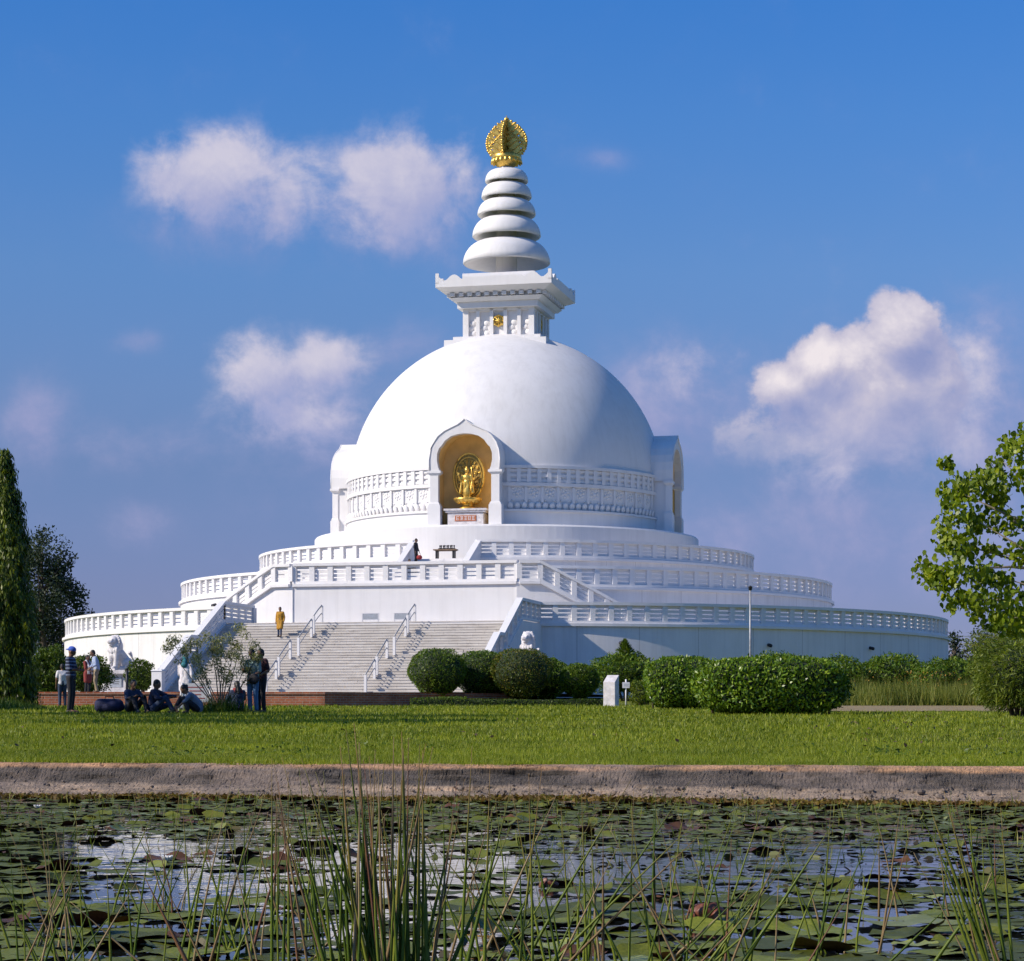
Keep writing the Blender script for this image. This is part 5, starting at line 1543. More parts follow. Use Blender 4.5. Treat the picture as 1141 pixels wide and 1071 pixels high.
STAND = dict(pel=(0,0,0.95), wai=(0,0.005,1.08), che=(0,0.0,1.27), nek=(0,0.01,1.46), hed=(0,-0.02,1.60),
             shL=(0.175,0.01,1.40), shR=(-0.175,0.01,1.40), elL=(0.235,0.03,1.12), elR=(-0.235,0.03,1.12), wrL=(0.235,-0.05,0.87), wrR=(-0.235,-0.05,0.87),
             hiL=(0.09,0,0.92), hiR=(-0.09,0,0.92), knL=(0.10,-0.02,0.50), knR=(-0.10,-0.02,0.50), anL=(0.105,0.02,0.085), anR=(-0.105,0.02,0.085), toL=(0.125,-0.15,0.03), toR=(-0.125,-0.15,0.03))
SIT = dict(pel=(0,0.05,0.13), wai=(0,0.05,0.26), che=(0,0.0,0.45), nek=(0,-0.04,0.63), hed=(0,-0.08,0.77),
           shL=(0.175,-0.03,0.575), shR=(-0.175,-0.03,0.575), elL=(0.25,-0.20,0.40), elR=(-0.25,-0.20,0.40), wrL=(0.16,-0.42,0.44), wrR=(-0.16,-0.42,0.44),
           hiL=(0.10,0.0,0.13), hiR=(-0.10,0.0,0.13), knL=(0.17,-0.40,0.42), knR=(-0.17,-0.40,0.42), anL=(0.13,-0.60,0.08), anR=(-0.13,-0.60,0.08), toL=(0.14,-0.76,0.035), toR=(-0.14,-0.76,0.035))
def lerp(a, b, t): return tuple(a[i]+(b[i]-a[i])*t for i in range(3))
def person(label, px, d, face, h=1.68, base=STAND, pose=None, top='white', bottom='jeans', sleeve=0.55, hair='short', headwear=None,
           z=None, x=None, long_top=None, group=None, slim=1.0, legs_to=1.0, scarf=None):
    J = dict(base); J.update(pose or {})
    s = h/1.72
    X = wx(px, d) if x is None else x
    t = empty('person', (X, d, ground(d) if z is None else z), R(face))
    tag(t, label, 'person', group)
    g = lambda k: tuple(c*s for c in J[k])
    hed = Vector(g('hed')); nek = Vector(g('nek')); up = (hed-nek).normalized()
    fwd = Vector((0,-1,0)); fwd = (fwd-up*fwd.dot(up)).normalized(); side = up.cross(fwd)
    rot = Matrix((side, -fwd, up)).transposed()
    H = lambda a, b_, c: tuple(hed + side*a*s - fwd*b_*s + up*c*s)
    def torso(b, e, z0=0.0):
        for a, c, ra, rc in (('pel','wai',0.135,0.125),('wai','che',0.125,0.145)):
            for sx in (-1,1):
                o = 0.055*sx*s*slim
                cap(b, (g(a)[0]+o, g(a)[1], g(a)[2]), (g(c)[0]+o, g(c)[1], g(c)[2]), (ra*0.82*slim+e)*s, (rc*0.82*slim+e)*s)
        ch = g('che'); 
        for k in ('shL','shR'): cap(b, ch, g(k), (0.125*slim+e)*s, (0.062+e)*s)
        cap(b, g('shL'), g('shR'), (0.062+e)*s, (0.062+e)*s)
    # ---- body
    b = MB(); torso(b, 0)
    cap(b, lerp(g('che'),g('nek'),0.7), H(0,0.01,-0.06), 0.062*s, 0.055*s)
    b.ell(tuple(hed+up*0.015*s), (0.077*s,0.098*s,0.115*s), 12, 9, rot=rot)
    b.ell(H(0,-0.035,-0.07), (0.052*s,0.05*s,0.05*s), 8, 6, rot=rot)
    b.ell(H(0,-0.103,-0.01), (0.014*s,0.022*s,0.028*s), 6, 5, rot=rot)
    b.ell(H(0,-0.098,-0.058), (0.026*s,0.012*s,0.012*s), 6, 5, rot=rot)
    for sx in (-1,1):
        b.ell(H(sx*0.078,0.005,-0.005), (0.014*s,0.022*s,0.034*s), 6, 5, rot=rot)
        b.ell(H(sx*0.033,-0.088,0.03), (0.02*s,0.012*s,0.008*s), 6, 5, rot=rot)
    for q in ('L','R'):
        cap(b, g('sh'+q), g('el'+q), 0.054*s, 0.042*s); cap(b, g('el'+q), g('wr'+q), 0.042*s, 0.028*s)
        w = Vector(g('wr'+q)); dr = (w-Vector(g('el'+q))).normalized()
        sd = dr.cross(Vector((0,1,0.3))); sd = sd.normalized() if sd.length > 0.1 else Vector((1,0,0))
        nrm = sd.cross(dr)
        b.ell(tuple(w+dr*0.05*s), (0.034*s,0.020*s,0.05*s), 8, 6, rot=Matrix((sd, nrm, dr)).transposed())
        for f in range(4):
            o = (f-1.5)*0.021*s; L_ = (0.072,0.082,0.076,0.058)[f]*s
            p0 = w+dr*0.085*s+sd*o; p1 = p0+dr*L_*0.55+nrm*0.008*s; p2 = p1+dr*L_*0.40+nrm*0.022*s
            cap(b, p0, p1, 0.0100*s, 0.0095*s, 6); cap(b, p1, p2, 0.0095*s, 0.0085*s, 6)
        th = w+dr*0.03*s-sd*0.034*s
        cap(b, th, th+dr*0.035*s-sd*0.022*s+nrm*0.01*s, 0.012*s, 0.010*s, 6)
        cap(b, g('hi'+q), g('kn'+q), 0.085*s*slim, 0.056*s); cap(b, g('kn'+q), g('an'+q), 0.054*s, 0.036*s)
        cap(b, g('an'+q), g('to'+q), 0.038*s, 0.030*s)
    skin('body', b, 0.0115, M['skin'], t, 2)
    # ---- upper garment
    b = MB(); torso(b, 0.014)
    cap(b, lerp(g('che'),g('nek'),0.6), lerp(g('che'),g('nek'),0.88), 0.075*s, 0.066*s)
    for q in ('L','R'):
        if sleeve > 0:
            a = g('sh'+q); m = g('el'+q); f1 = min(1, sleeve*2)
            cap(b, a, lerp(a, m, f1), 0.072*s, 0.062*s)
            if sleeve > 0.5: cap(b, m, lerp(m, g('wr'+q), sleeve*2-1), 0.058*s, 0.046*s)
    if long_top:
        dn = long_top
        for q in ('L','R'):
            k = g('kn'+q); hp = g('hi'+q)
            cap(b, hp, lerp(hp, k, min(1,dn)), 0.125*s, 0.120*s)
        cap(b, g('pel'), lerp(lerp(g('hiL'),g('hiR'),0.5), lerp(g('knL'),g('knR'),0.5), min(1,dn)), 0.14*s, 0.13*s)
    skin('shirt' if not long_top else 'tunic', b, 0.0165, C_(*top) if isinstance(top, tuple) else CL[top], t, 2)
    # ---- trousers
    b = MB()
    cap(b, g('pel'), lerp(g('pel'),g('wai'),0.4), 0.135*s*slim, 0.13*s*slim)
    for sx in (-1,1): cap(b, (g('pel')[0]+0.05*sx*s,)+g('pel')[1:], (g('wai')[0]+0.05*sx*s,)+lerp(g('pel'),g('wai'),0.5)[1:], 0.115*s*slim, 0.105*s*slim)
    for q in ('L','R'):
        cap(b, g('hi'+q), g('kn'+q), 0.102*s*slim, 0.072*s); 
        e = lerp(g('kn'+q), g('an'+q), 0.94*legs_to); cap(b, g('kn'+q), e, 0.070*s, 0.058*s)
    skin('trousers', b, 0.0165, C_(*bottom) if isinstance(bottom, tuple) else CL[bottom], t, 2)
    # ---- shoes
    for q in ('L','R'):
        b = MB(); a, o = Vector(g('an'+q)), Vector(g('to'+q))
        cap(b, lerp(a, o, -0.25)[0:2]+(max(0.035*s, a.z-0.045*s),), tuple(o), 0.045*s, 0.036*s); cap(b, a-Vector((0,0,0.02*s)), lerp(a,o,0.3), 0.046*s, 0.04*s)
        skin('shoe', b, 0.014, M['shoe'], t, 1)
    # ---- hair / headwear
    b = MB()
    if headwear is None or hair == 'long':
        b.ell(H(0,0.022,0.045), (0.088*s,0.100*s,0.095*s), 12, 8, rot=rot)
        b.ell(H(0,0.045,-0.01), (0.080*s,0.070*s,0.085*s), 10, 7, rot=rot)
        if hair == 'long':
            cap(b, H(0,0.07,-0.02), H(0,0.10,-0.26), 0.07*s, 0.045*s)
        if hair == 'bun': b.ell(H(0,0.11,0.03), (0.05*s,0.05*s,0.05*s), 8, 6)
        skin('hair', b, 0.014, M['hair'], t, 1)
    if headwear:
        kind, nm, c = headwear; b = MB()
        if kind == 'cap':
            b.ell(H(0,0.01,0.055), (0.094*s,0.112*s,0.085*s), 12, 8, rot=rot)
            cap(b, H(-0.045,0.09,0.03), H(-0.03,0.165,0.015), 0.024*s, 0.014*s); cap(b, H(0.045,0.09,0.03), H(0.03,0.165,0.015), 0.024*s, 0.014*s)
            skin('cap', b, 0.014, C_(nm, c), t, 1)
        else:
            b.ell(H(0,0.02,0.03), (0.098*s,0.112*s,0.115*s), 12, 8, rot=rot); b.ell(H(0,0.05,-0.06), (0.088*s,0.075*s,0.09*s), 10, 7, rot=rot)
            cap(b, H(0,0.05,-0.10), H(0,0.06,-0.20), 0.09*s, 0.11*s)
            skin('headscarf', b, 0.015, C_(nm, c), t, 1)
    if scarf:
        b = MB()
        for sx in (-1,1):
            a = Vector(g('shL' if sx > 0 else 'shR')); a = Vector(g('nek')).lerp(a, 0.5)
            b.tube([a+Vector((0,0.09*s,-0.05*s)), a+Vector((0,0,0.06*s)), a+Vector((0.01*sx,-0.15*s,-0.15*s)), a+Vector((0.02*sx,-0.17*s,-0.55*s))], [0.05*s,0.055*s,0.055*s,0.06*s], 7)
        b.build('scarf', C_(*scarf), t)
    return t

G = 'visitors'
NAVY = ('navy_cotton',(0.018,0.024,0.06)); DARK = ('dark_cloth',(0.018,0.018,0.024)); JEANS = ('blue_jeans',(0.05,0.11,0.22)); WHITE = ('white_cotton',(0.72,0.70,0.72))
# man with the blue cap, arms folded, in profile facing right
person('standing man in a striped navy shirt and bright blue cap, arms folded', 79, 61, 82, 1.74, STAND,
       dict(elL=(0.23,-0.05,1.13), elR=(-0.23,-0.05,1.13), wrL=(-0.02,-0.22,1.17), wrR=(0.04,-0.24,1.12), hed=(0,-0.03,1.60)),
       top='stripes', bottom=DARK, sleeve=0.5, headwear=('cap','bright_blue_cap',(0.06,0.13,0.55)))
person('boy in a white shirt and jeans standing behind the man in the cap', 69.5, 76, 200, 1.42, STAND, dict(), top=WHITE, bottom=('dark_jeans',(0.03,0.05,0.10)), sleeve=0.35)
person('woman with long hair in a red and white tunic at the brick wall', 97.5, 96, 60, 1.60, STAND, dict(elR=(-0.22,-0.08,1.14), wrR=(-0.12,-0.25,1.05)),
       top=('dark_red_cotton',(0.22,0.035,0.03)), bottom=DARK, sleeve=0.6, hair='long', long_top=0.8, scarf=('white_scarf',(0.65,0.62,0.64)), z=ZC+1.17)
person('man in a pale blue shirt and khaki trousers leaning towards the woman', 107.5, 91, -70, 1.70, STAND,
       dict(che=(0,-0.05,1.27), nek=(0,-0.10,1.45), hed=(0,-0.15,1.58), shL=(0.175,-0.07,1.39), shR=(-0.175,-0.07,1.39), elR=(-0.23,-0.10,1.13), wrR=(-0.18,-0.28,0.98), elL=(0.23,-0.06,1.12), wrL=(0.2,-0.26,1.0), knL=(0.10,-0.08,0.5)),
       top=('pale_blue_shirt',(0.36,0.43,0.58)), bottom=('khaki_trousers',(0.30,0.23,0.14)), sleeve=0.8, z=ZC+1.14)
person('man sitting on the grass beside the big dark blue bag, hugging his knees', 147, 60.6, 35, 1.66, SIT, dict(hed=(0,-0.10,0.77)), top=('dark_blue_shirt',(0.025,0.04,0.085)), bottom=DARK, sleeve=0.6)
person('man in navy sitting on the grass facing right with one arm stretched out', 172, 60.4, 75, 1.68, SIT,
       dict(elL=(0.27,-0.26,0.46), wrL=(0.22,-0.55,0.46), wrR=(-0.14,-0.45,0.42), knL=(0.20,-0.34,0.24), anL=(0.0,-0.52,0.08), toL=(-0.08,-0.62,0.04)), top=NAVY, bottom=('dark_jeans',(0.03,0.05,0.10)), sleeve=0.95)
person('woman in white with a teal headscarf standing behind the white display board', 206.5, 66, 165, 1.58, STAND, dict(elL=(0.22,-0.06,1.13), wrL=(0.14,-0.26,1.08)), top=('white_tunic',(0.74,0.70,0.76)), bottom=('white_cotton',(0.72,0.70,0.72)), sleeve=0.8,
       headwear=('scarf','teal_headscarf',(0.03,0.17,0.20)), long_top=0.6)
person('dark haired person crouching on the grass before the white display board', 219, 60.0, -70, 1.62, SIT,
       dict(che=(0,-0.12,0.42), nek=(0,-0.25,0.56), hed=(0,-0.34,0.66), shL=(0.17,-0.20,0.52), shR=(-0.17,-0.20,0.52), elL=(0.2,-0.38,0.34), elR=(-0.2,-0.38,0.34), wrL=(0.1,-0.5,0.2), wrR=(-0.12,-0.5,0.22), anL=(0.2,-0.28,0.08), toL=(0.24,-0.42,0.035)),
       top=('grey_blue_shirt',(0.17,0.21,0.30)), bottom=('black_trousers',(0.015,0.015,0.02)), sleeve=0.6, hair='bun')
person('person with a red shawl sitting behind the thin shrub', 265, 62.0, 205, 1.62, SIT, dict(), top=('dark_blue_shirt',(0.025,0.04,0.085)), bottom=NAVY, sleeve=0.7, hair='long', scarf=('red_shawl',(0.24,0.03,0.03)))
t1 = person('standing person in a pale green shirt and light blue jeans beside the thin shrub', 282, 60.8, -30, 1.66, STAND,
       dict(hed=(0.0,-0.05,1.59), elR=(-0.23,-0.08,1.13), wrR=(-0.12,-0.28,1.16), elL=(0.23,-0.02,1.12), wrL=(0.13,-0.24,0.98)), top=('pale_green_shirt',(0.20,0.30,0.31)), bottom=('light_blue_jeans',(0.07,0.16,0.31)), sleeve=0.45)
person('man in a dark maroon shirt standing close behind the person in jeans', 291, 61.3, -45, 1.68, STAND,
       dict(elL=(0.26,0.04,1.14), wrL=(0.16,-0.18,1.02), elR=(-0.22,-0.10,1.15), wrR=(-0.05,-0.26,1.02)), top=('maroon_shirt',(0.055,0.018,0.022)), bottom=('black_trousers',(0.015,0.015,0.02)), sleeve=0.4)
# shoulder bag of the person in jeans, worn on the hip
bag = empty('shoulder_bag', (wx(283,60.55), 60.50, ground(60.5)+0.80), R(-30)); tag(bag, 'black shoulder bag hanging at the hip of the person in jeans', 'bag')
b = MB(); b.ell((0,0,0.10),(0.17,0.08,0.14),12,8); b.build('pouch', C_(*DARK), bag)
b = MB(); b.tube([(-0.15,0,0.16),(-0.16,0.05,0.35),(-0.05,0.10,0.58),(0.08,0.18,0.62)], 0.015, 6); b.build('strap', C_(*DARK), bag)
# on the stair and terraces
def stair_person(u, rho, label, face, h, **kw):
    x, y, zz = at_stupa(u, rho, ZP); zz += stair_z(rho)
    return person(label, 0, y, face, h, x=x, z=zz, **kw)
stair_person(-4.55, 35.25, 'person in a long mustard yellow tunic walking down the stair', -13, 1.62, pose=dict(knL=(0.10,-0.12,0.52), anL=(0.10,-0.16,0.10), toL=(0.11,-0.31,0.0), elL=(0.25,0.03,1.12)),
             top=('mustard_tunic',(0.42,0.21,0.02)), bottom=('dark_jeans',(0.03,0.05,0.10)), sleeve=0.95, long_top=1.0)
x, y, zz = at_stupa(-2.55, 17.2, F3)
x = wx(463.5, 143.5); person('dark clothed figure standing at the gap of the top balustrade holding a red bag', 0, 143.5, 70, 1.62, x=x, z=ZC+9.72, top=DARK, bottom=DARK, sleeve=0.9,
       pose=dict(elL=(0.24,-0.02,1.12), wrL=(0.22,-0.14,0.88)))
person('person in red sitting low beside the top balustrade gap', 0, 142.6, 40, 1.6, x=wx(455.5,142.6), z=ZC+9.18, base=SIT, top=('red_cotton',(0.30,0.03,0.03)), bottom=DARK, sleeve=0.8, hair='long')
b = MB(); b.ell((0,0,0.12),(0.18,0.12,0.15),10,7); b.tube([(-0.10,0,0.24),(0,0,0.46),(0.10,0,0.24)],0.014,6)
o = b.build('red_bag', C_('red_cotton',(0.30,0.03,0.03))); o.location = (wx(467.3,143.3),143.3,ZC+10.05); tag(o, 'small red bag carried by the dark figure on the top terrace', 'bag')

# big dark blue bag, open display board, sandals
bag = empty('duffel_bag', (wx(122,60.7), 60.7, ground(60.7)), R(6)); tag(bag, 'big dark blue duffel bag lying on the grass next to the sitting man', 'bag')
b = MB(); cap(b,(-0.24,0,0.20),(0.22,0,0.20),0.19,0.18,14); b.ell((0.05,0,0.17),(0.36,0.24,0.17),14,9); skin('bag_body', b, 0.02, C_('dark_blue_nylon',(0.014,0.018,0.06)), bag, 2)
for s in (-1,1):
    b = MB(); b.tube([(-0.14,0.12*s,0.30),(-0.10,0.08*s,0.44),(0.10,0.08*s,0.44),(0.14,0.12*s,0.30)],0.013,6); b.build('handle', M['darkmetal'], bag)
d = 63.5; bd = empty('display_board', (wx(218,d), d, ground(d)), R(4)); tag(bd, 'white display board on splayed white legs standing on the grass', 'display board')
b = MB(); zc = wz(772,d)-ground(d); b.box((0,0,zc),(0.70,0.035,0.52)); b.build('board', M['signwhite'], bd)
b = MB()
for k in range(4): b.box((0.02*(k%2),-0.0195,zc+0.15-0.10*k),(0.46-0.08*(k%3),0.003,0.028))
b.build('board_lettering', simple('faded_red_paint',(0.42,0.12,0.12),0.7), bd)
for s in (-1,1):
    b = MB(); b.tube([(s*0.36,-0.02,zc+0.28),(s*0.46,-0.05,-0.02)],0.024,6); b.build('leg', M['signwhite'], bd)
    b = MB(); b.tube([(s*0.34,0.03,zc+0.26),(s*0.36,0.42,-0.02)],0.020,6); b.build('leg', M['signwhite'], bd)
# ================================================================== POND PLANTS
def pad_mat(name, top0, top1, under, rough=0.33):
    m, nt, b = mat(name)
    g = N(nt,'ShaderNodeNewGeometry'); oi = N(nt,'ShaderNodeObjectInfo')
    f = noise(nt, 9.0, 6, 0.65)
    c = ramp(nt, f, [(0.3, top0), (0.7, top1)])
    v = N(nt,'ShaderNodeMapRange'); L(nt, oi.outputs['Random'], v.inputs[0]); v.inputs[3].default_value = 0.45; v.inputs[4].default_value = 1.45
    hs = N(nt,'ShaderNodeHueSaturation'); L(nt, c, hs.inputs['Color']); L(nt, v.outputs[0], hs.inputs['Value'])
    c = hs.outputs['Color']
    e = noise(nt, 22.0, 4, 0.7)
    c = mixc(nt, ramp(nt, e, [(0.62,(0,0,0)),(0.70,(1,1,1))]), c, (0.10,0.075,0.02))
    c = mixc(nt, g.outputs['Backfacing'], c, under)
    L(nt, c, b.inputs['Base Color']); b.inputs['Roughness'].default_value = rough
    b.inputs['Specular IOR Level'].default_value = 0.14
    bump(nt, b, f, 0.25, 0.01)
    return m
M['pad'] = pad_mat('green_lily_pad', (0.070,0.090,0.011), (0.155,0.165,0.024), (0.095,0.035,0.022), 0.52)
M['padY'] = pad_mat('yellowing_lily_pad', (0.17,0.19,0.035), (0.26,0.27,0.05), (0.12,0.07,0.02))
M['padB'] = pad_mat('withered_lily_pad', (0.085,0.038,0.020), (0.14,0.07,0.035), (0.06,0.022,0.016), 0.5)

def pad_mesh(seed, curl, tilt, wav):
    """a thin floating leaf, radius 1, with its notch; curled = one edge lifted out of the water"""
    r_ = random.Random(seed); b = MB(); nr, na = 5, 26
    gap = r_.uniform(0.12,0.30); ph = r_.uniform(0,6.28); ca = r_.uniform(0,6.28); tx = r_.uniform(-tilt,tilt); ty = r_.uniform(-tilt,tilt)
    vs = [(0,0,0.012)]
    for j in range(1, nr+1):
        q = j/nr
        for i in range(na+1):
            a = gap+(2*math.pi-2*gap)*i/na
            rr = q*(1+0.05*math.sin(3*a+ph)+0.03*math.sin(7*a+2*ph)*q)
            x, y = rr*math.cos(a), rr*math.sin(a)
            z = 0.012+0.012*q*q+wav*q*q*math.sin(5*a+ph)+0.02*wav*math.sin(9*a)*q
            if curl:
                u = x*math.cos(ca)+y*math.sin(ca)
                if u > 0.25:
                    e = (u-0.25)/0.75; z += curl*e**1.3; k = curl*0.45*e*e; x -= k*math.cos(ca); y -= k*math.sin(ca)
            z += tx*x*0.5+ty*y*0.5
            vs.append((x, y, max(0.006, z)))
    fs = []
    for i in range(na): fs.append((0, 1+i, 2+i))
    for j in range(nr-1):
        for i in range(na):
            a = 1+j*(na+1)+i; c = a+na+1
            fs.append((a, c, c+1, a+1))
    b.add(vs, fs, 0, True)
    return b
KINDS = []
for k in range(12): KINDS.append(('flat', pad_mesh(k, 0.0, 0.05+0.01*(k%4), 0.03).mesh('lily_pad'), M['pad']))
for k in range(7): KINDS.append(('curl', pad_mesh(30+k, [0.10,0.16,0.24,0.14,0.34,0.12,0.20][k], 0.04, 0.05).mesh('lily_pad'), M['pad']))
for k in range(4): KINDS.append(('brown', pad_mesh(50+k, [0.15,0.32,0.26,0.10][k], 0.06, 0.10).mesh('lily_pad'), M['padB']))
for k in range(3): KINDS.append(('yellow', pad_mesh(60+k, [0.0,0.30,0.10][k], 0.05, 0.05).mesh('lily_pad'), M['padY']))
for kd, me, m in KINDS: me.materials.append(m)
BYK = {k: [me for kd, me, _ in KINDS if kd == k] for k in ('flat','curl','brown','yellow')}
LAB = {'flat': 'green lily pad lying flat on the dark pond water', 'curl': 'green lily pad with one edge curled up, showing its dull red underside',
       'brown': 'withered brown lily pad crumpled on the pond', 'yellow': 'yellow green lily pad fading on the pond'}
GRP = {'flat': 'flat green lily pads', 'curl': 'curled green lily pads', 'brown': 'withered lily pads', 'yellow': 'yellowing lily pads'}
pads = []; cell = {}
def try_pad(X, Y, r, over):
    ix, iy = int(X/0.6), int(Y/0.6)
    for a in (-1,0,1):
        for c in (-1,0,1):
            for (x2,y2,r2) in cell.get((ix+a,iy+c), ()):
                if math.hypot(X-x2, Y-y2) < (r+r2)*over: return False
    cell.setdefault((ix,iy), []).append((X,Y,r)); return True
pr = random.Random(21)
def open_water(px, py):
    """clear patches of the pond, in ground position terms: 0 = crowded, 1 = clear"""
    v = 0
    for (cx_, cy_, rx_, ry_, k) in ((150,945,110,16,0.85),(210,985,120,26,0.9),(330,955,90,22,0.75),(520,965,110,26,0.85),(430,1000,100,20,0.6),(700,965,130,22,0.9),(690,1020,130,26,0.75),(900,965,150,26,0.95),(1010,955,130,18,0.85),(930,1035,150,20,0.75),(250,1025,60,22,0.6),(620,1045,60,20,0.7)):
        q = ((px-cx_)/rx_)**2+((py-cy_)/ry_)**2
        v = max(v, k*math.exp(-q*0.8))
    return v
tries = 0
while len(pads) < 2900 and tries < 90000:
    tries += 1
    Y = pr.uniform(5.6, 20.75); X = pr.uniform(-1,1)*(Y*0.225+2.2)
    if Y > bank_edge(X)-1.05: continue
    r = pr.uniform(0.05,0.15)*(0.85 if pr.random() < 0.6 else 1.05)
    px, py = CX+X*F/Y, HY+ZC*F/Y
    if pr.random() < min(0.985, open_water(px, py)*1.12+(0.10 if Y < 14 else 0)): continue
    if not try_pad(X, Y, r, 0.56 if Y > 13.5 else 0.72): continue
    q = pr.random()*(0.97 if Y < 13 else 1.0); k = 'flat' if q < 0.58 else 'curl' if q < 0.89 else 'brown' if q < 0.935 else 'yellow'
    if Y < 9.5: r *= 0.62 if k == 'brown' else 1.2
    pads.append((X, Y, r, k))
# the large near leaf at the lower left and the pair beside the brown flower
for X, Y, r, k in ((wx(165,7.3),7.3,0.19,'flat'),(wx(95,8.4),8.4,0.17,'flat'),(wx(755,8.2),8.2,0.13,'flat'),(wx(800,7.95),7.95,0.11,'flat'),(wx(930,7.0),7.0,0.14,'yellow'),(wx(1080,7.7),7.7,0.17,'flat'),(wx(630,7.1),7.1,0.12,'yellow')):
    pads.append((X,Y,r,k))
pads.sort(key=lambda p: (abs(p[0]) > p[1]*0.2203+p[2]*0.6, p[1]))
far = []
for i, (X, Y, r, k) in enumerate(pads):
    me = pr.choice(BYK[k]); rz = pr.uniform(0,6.28); z = 0.001+0.0004*(i % 23)
    if i < 300:
        o = bpy.data.objects.new('lily_pad', me); COL.objects.link(o)
        o.location = (X, Y, z); o.rotation_euler = (0,0,rz); o.scale = (r,r,r*pr.uniform(0.8,1.3))
        tag(o, LAB[k], 'lily pad', GRP[k])
    else: far.append((X,Y,z,rz,r,me,{'flat':0,'curl':0,'brown':1,'yellow':2}[k]))
V = []; Fc = []; MI = []; base = 0
for (X,Y,z,rz,r,me,mi) in far:
    n = len(me.vertices); co = np.empty(n*3); me.vertices.foreach_get('co', co); co = co.reshape(-1,3)*r
    c, s = math.cos(rz), math.sin(rz)
    V.append(np.stack([co[:,0]*c-co[:,1]*s+X, co[:,0]*s+co[:,1]*c+Y, co[:,2]+z],1))
    for p in me.polygons: Fc.append([v+base for v in p.vertices]); MI.append(mi)
    base += n
me = bpy.data.meshes.new('lily_carpet'); me.from_pydata(np.concatenate(V).tolist(), [], Fc)
me.polygons.foreach_set('material_index', MI); me.polygons.foreach_set('use_smooth', [True]*len(MI))
o = link_mesh('lily_carpet', me, None, [M['pad'], M['padB'], M['padY']])
tag(o, 'carpet of small lily pads crowding the far half of the pond', 'lily pads', None, 'stuff')

# ---- withered brown flower head and a few white flowers
def bloom(px, py, label, kind, sc=0.5):
    d = ZC*F/(py-HY); x = wx(px,d)
    t = empty('water_flower', (x,d,0.0)); tag(t, label, 'flower'); t.scale = (sc,)*3
    b = MB(); rr = random.Random(int(px))
    if kind == 'brown':
        for k in range(11):
            b.ell((rr.gauss(0,0.032),rr.gauss(0,0.022),0.03+rr.uniform(0,0.03)),(0.038,0.007,0.024),8,6,rot=Euler((rr.uniform(-1,1),rr.uniform(-1,1),rr.uniform(0,6))).to_matrix())
        b.build('petals', simple('rust_petals',(0.17,0.055,0.03),0.5,0.4,20), t)
    else:
        for k in range(10):
            a = 6.28*k/10; b.ell((0.03*math.cos(a),0.03*math.sin(a),0.055),(0.016,0.012,0.045),6,5,rot=Matrix.Rotation(a,3,'Z')@Matrix.Rotation(R(45),3,'Y'))
        b.build('petals', simple('white_petals',(0.75,0.74,0.70),0.5,0.1,20), t)
        b = MB(); b.ell((0,0,0.05),(0.014,0.014,0.02),8,6); b.build('centre', simple('yellow_centre',(0.6,0.4,0.05),0.6), t)
    b = MB(); b.tube([(0,0,-0.1),(0.01,0,0.035)],0.006,5); b.build('stalk', M['wild'], t)
bloom(787, 1029, 'withered rust brown flower head lying beside two green pads', 'brown', 0.85)
bloom(610, 990, 'small withered reddish bud standing on the open water', 'brown')
bloom(42, 903, 'small white water flower far left near the bank', 'white')
bloom(186, 963, 'small white water flower in the left middle of the pond', 'white')

# ---- dead leaf scraps and duckweed floating between the pads
M['scrap'] = leafmat('floating_scraps', (0.022,0.018,0.010), (0.075,0.060,0.020), (0.12,0.14,0.03), 0.6, 0.0)
n = 8200; Y = rng.uniform(6.0,20.2,n); X = rng.uniform(-1,1,n)*(Y*0.225+2.2)
keep = (Y < 21.3-0.27*X-1.0) & (vnoise(np.stack([X,Y,X*0],1), 1.3, 51)+rng.normal(0,0.25,n) > 0.12)
X, Y = X[keep], Y[keep]; n = len(X)
D = np.stack([rng.normal(size=n), rng.normal(size=n), rng.normal(0,0.10,n)],1)
me = leaf_mesh('floating_scraps', np.stack([X,Y,np.full(n,0.006)],1), D, rng.uniform(0.02,0.075,n), rng.uniform(0.012,0.04,n), LEAF6, np.array([0,0,1.0]))
tag(link_mesh('floating_scraps', me, None, M['scrap']), 'dead leaf scraps and bits of weed floating between the pads', 'floating scraps', None, 'stuff')

# ---- weeds along the waterline
M['weed'] = leafmat('waterline_weed', (0.10,0.055,0.016), (0.16,0.10,0.024), (0.24,0.19,0.04), 0.7, 0.3, 1.0)
n = 12500; X = rng.uniform(-9,9,n); y = 21.3-0.27*X-rng.uniform(0.72,1.35,n)+0.12*np.sin(X*2.3); h = rng.uniform(0.02,0.085,n)*(1+0.5*vnoise(np.stack([X,y,X*0],1),2.0,2))
D = np.stack([rng.normal(0,0.6,n), rng.normal(0,0.6,n), np.ones(n)],1); P = np.stack([X,y,np.zeros(n)],1)+unit(D)*(h/2)[:,None]
D = D*np.array([1.8,1.8,0.5])
tag(link_mesh('waterline_weeds', leaf_mesh('waterline_weeds', P, D, 0.035+h*0.3, 0.026, LEAF6), None, M['weed']), 'brown and mossy weeds along the foot of the bank', 'weeds', None, 'stuff')
n = 1500; Y = 7.5+12.8*rng.uniform(0,1,n)**0.6; X = rng.uniform(-1,1,n)*(Y*0.225+1.5); ok = Y < 21.3-0.27*X-1.0
X, Y = X[ok], Y[ok]; n = len(X); h = rng.uniform(0.04,0.15,n)
D = np.stack([rng.normal(0,0.28,n), rng.normal(0,0.28,n), np.ones(n)],1); P = np.stack([X,Y,np.zeros(n)],1)+unit(D)*(h/2)[:,None]
me = leaf_mesh('sprouts', P, D, h, 0.008, LEAF4)
tag(link_mesh('water_sprouts', me, None, M['wild']), 'thin yellow green sprouts standing out of the water', 'sprouts', None, 'stuff')

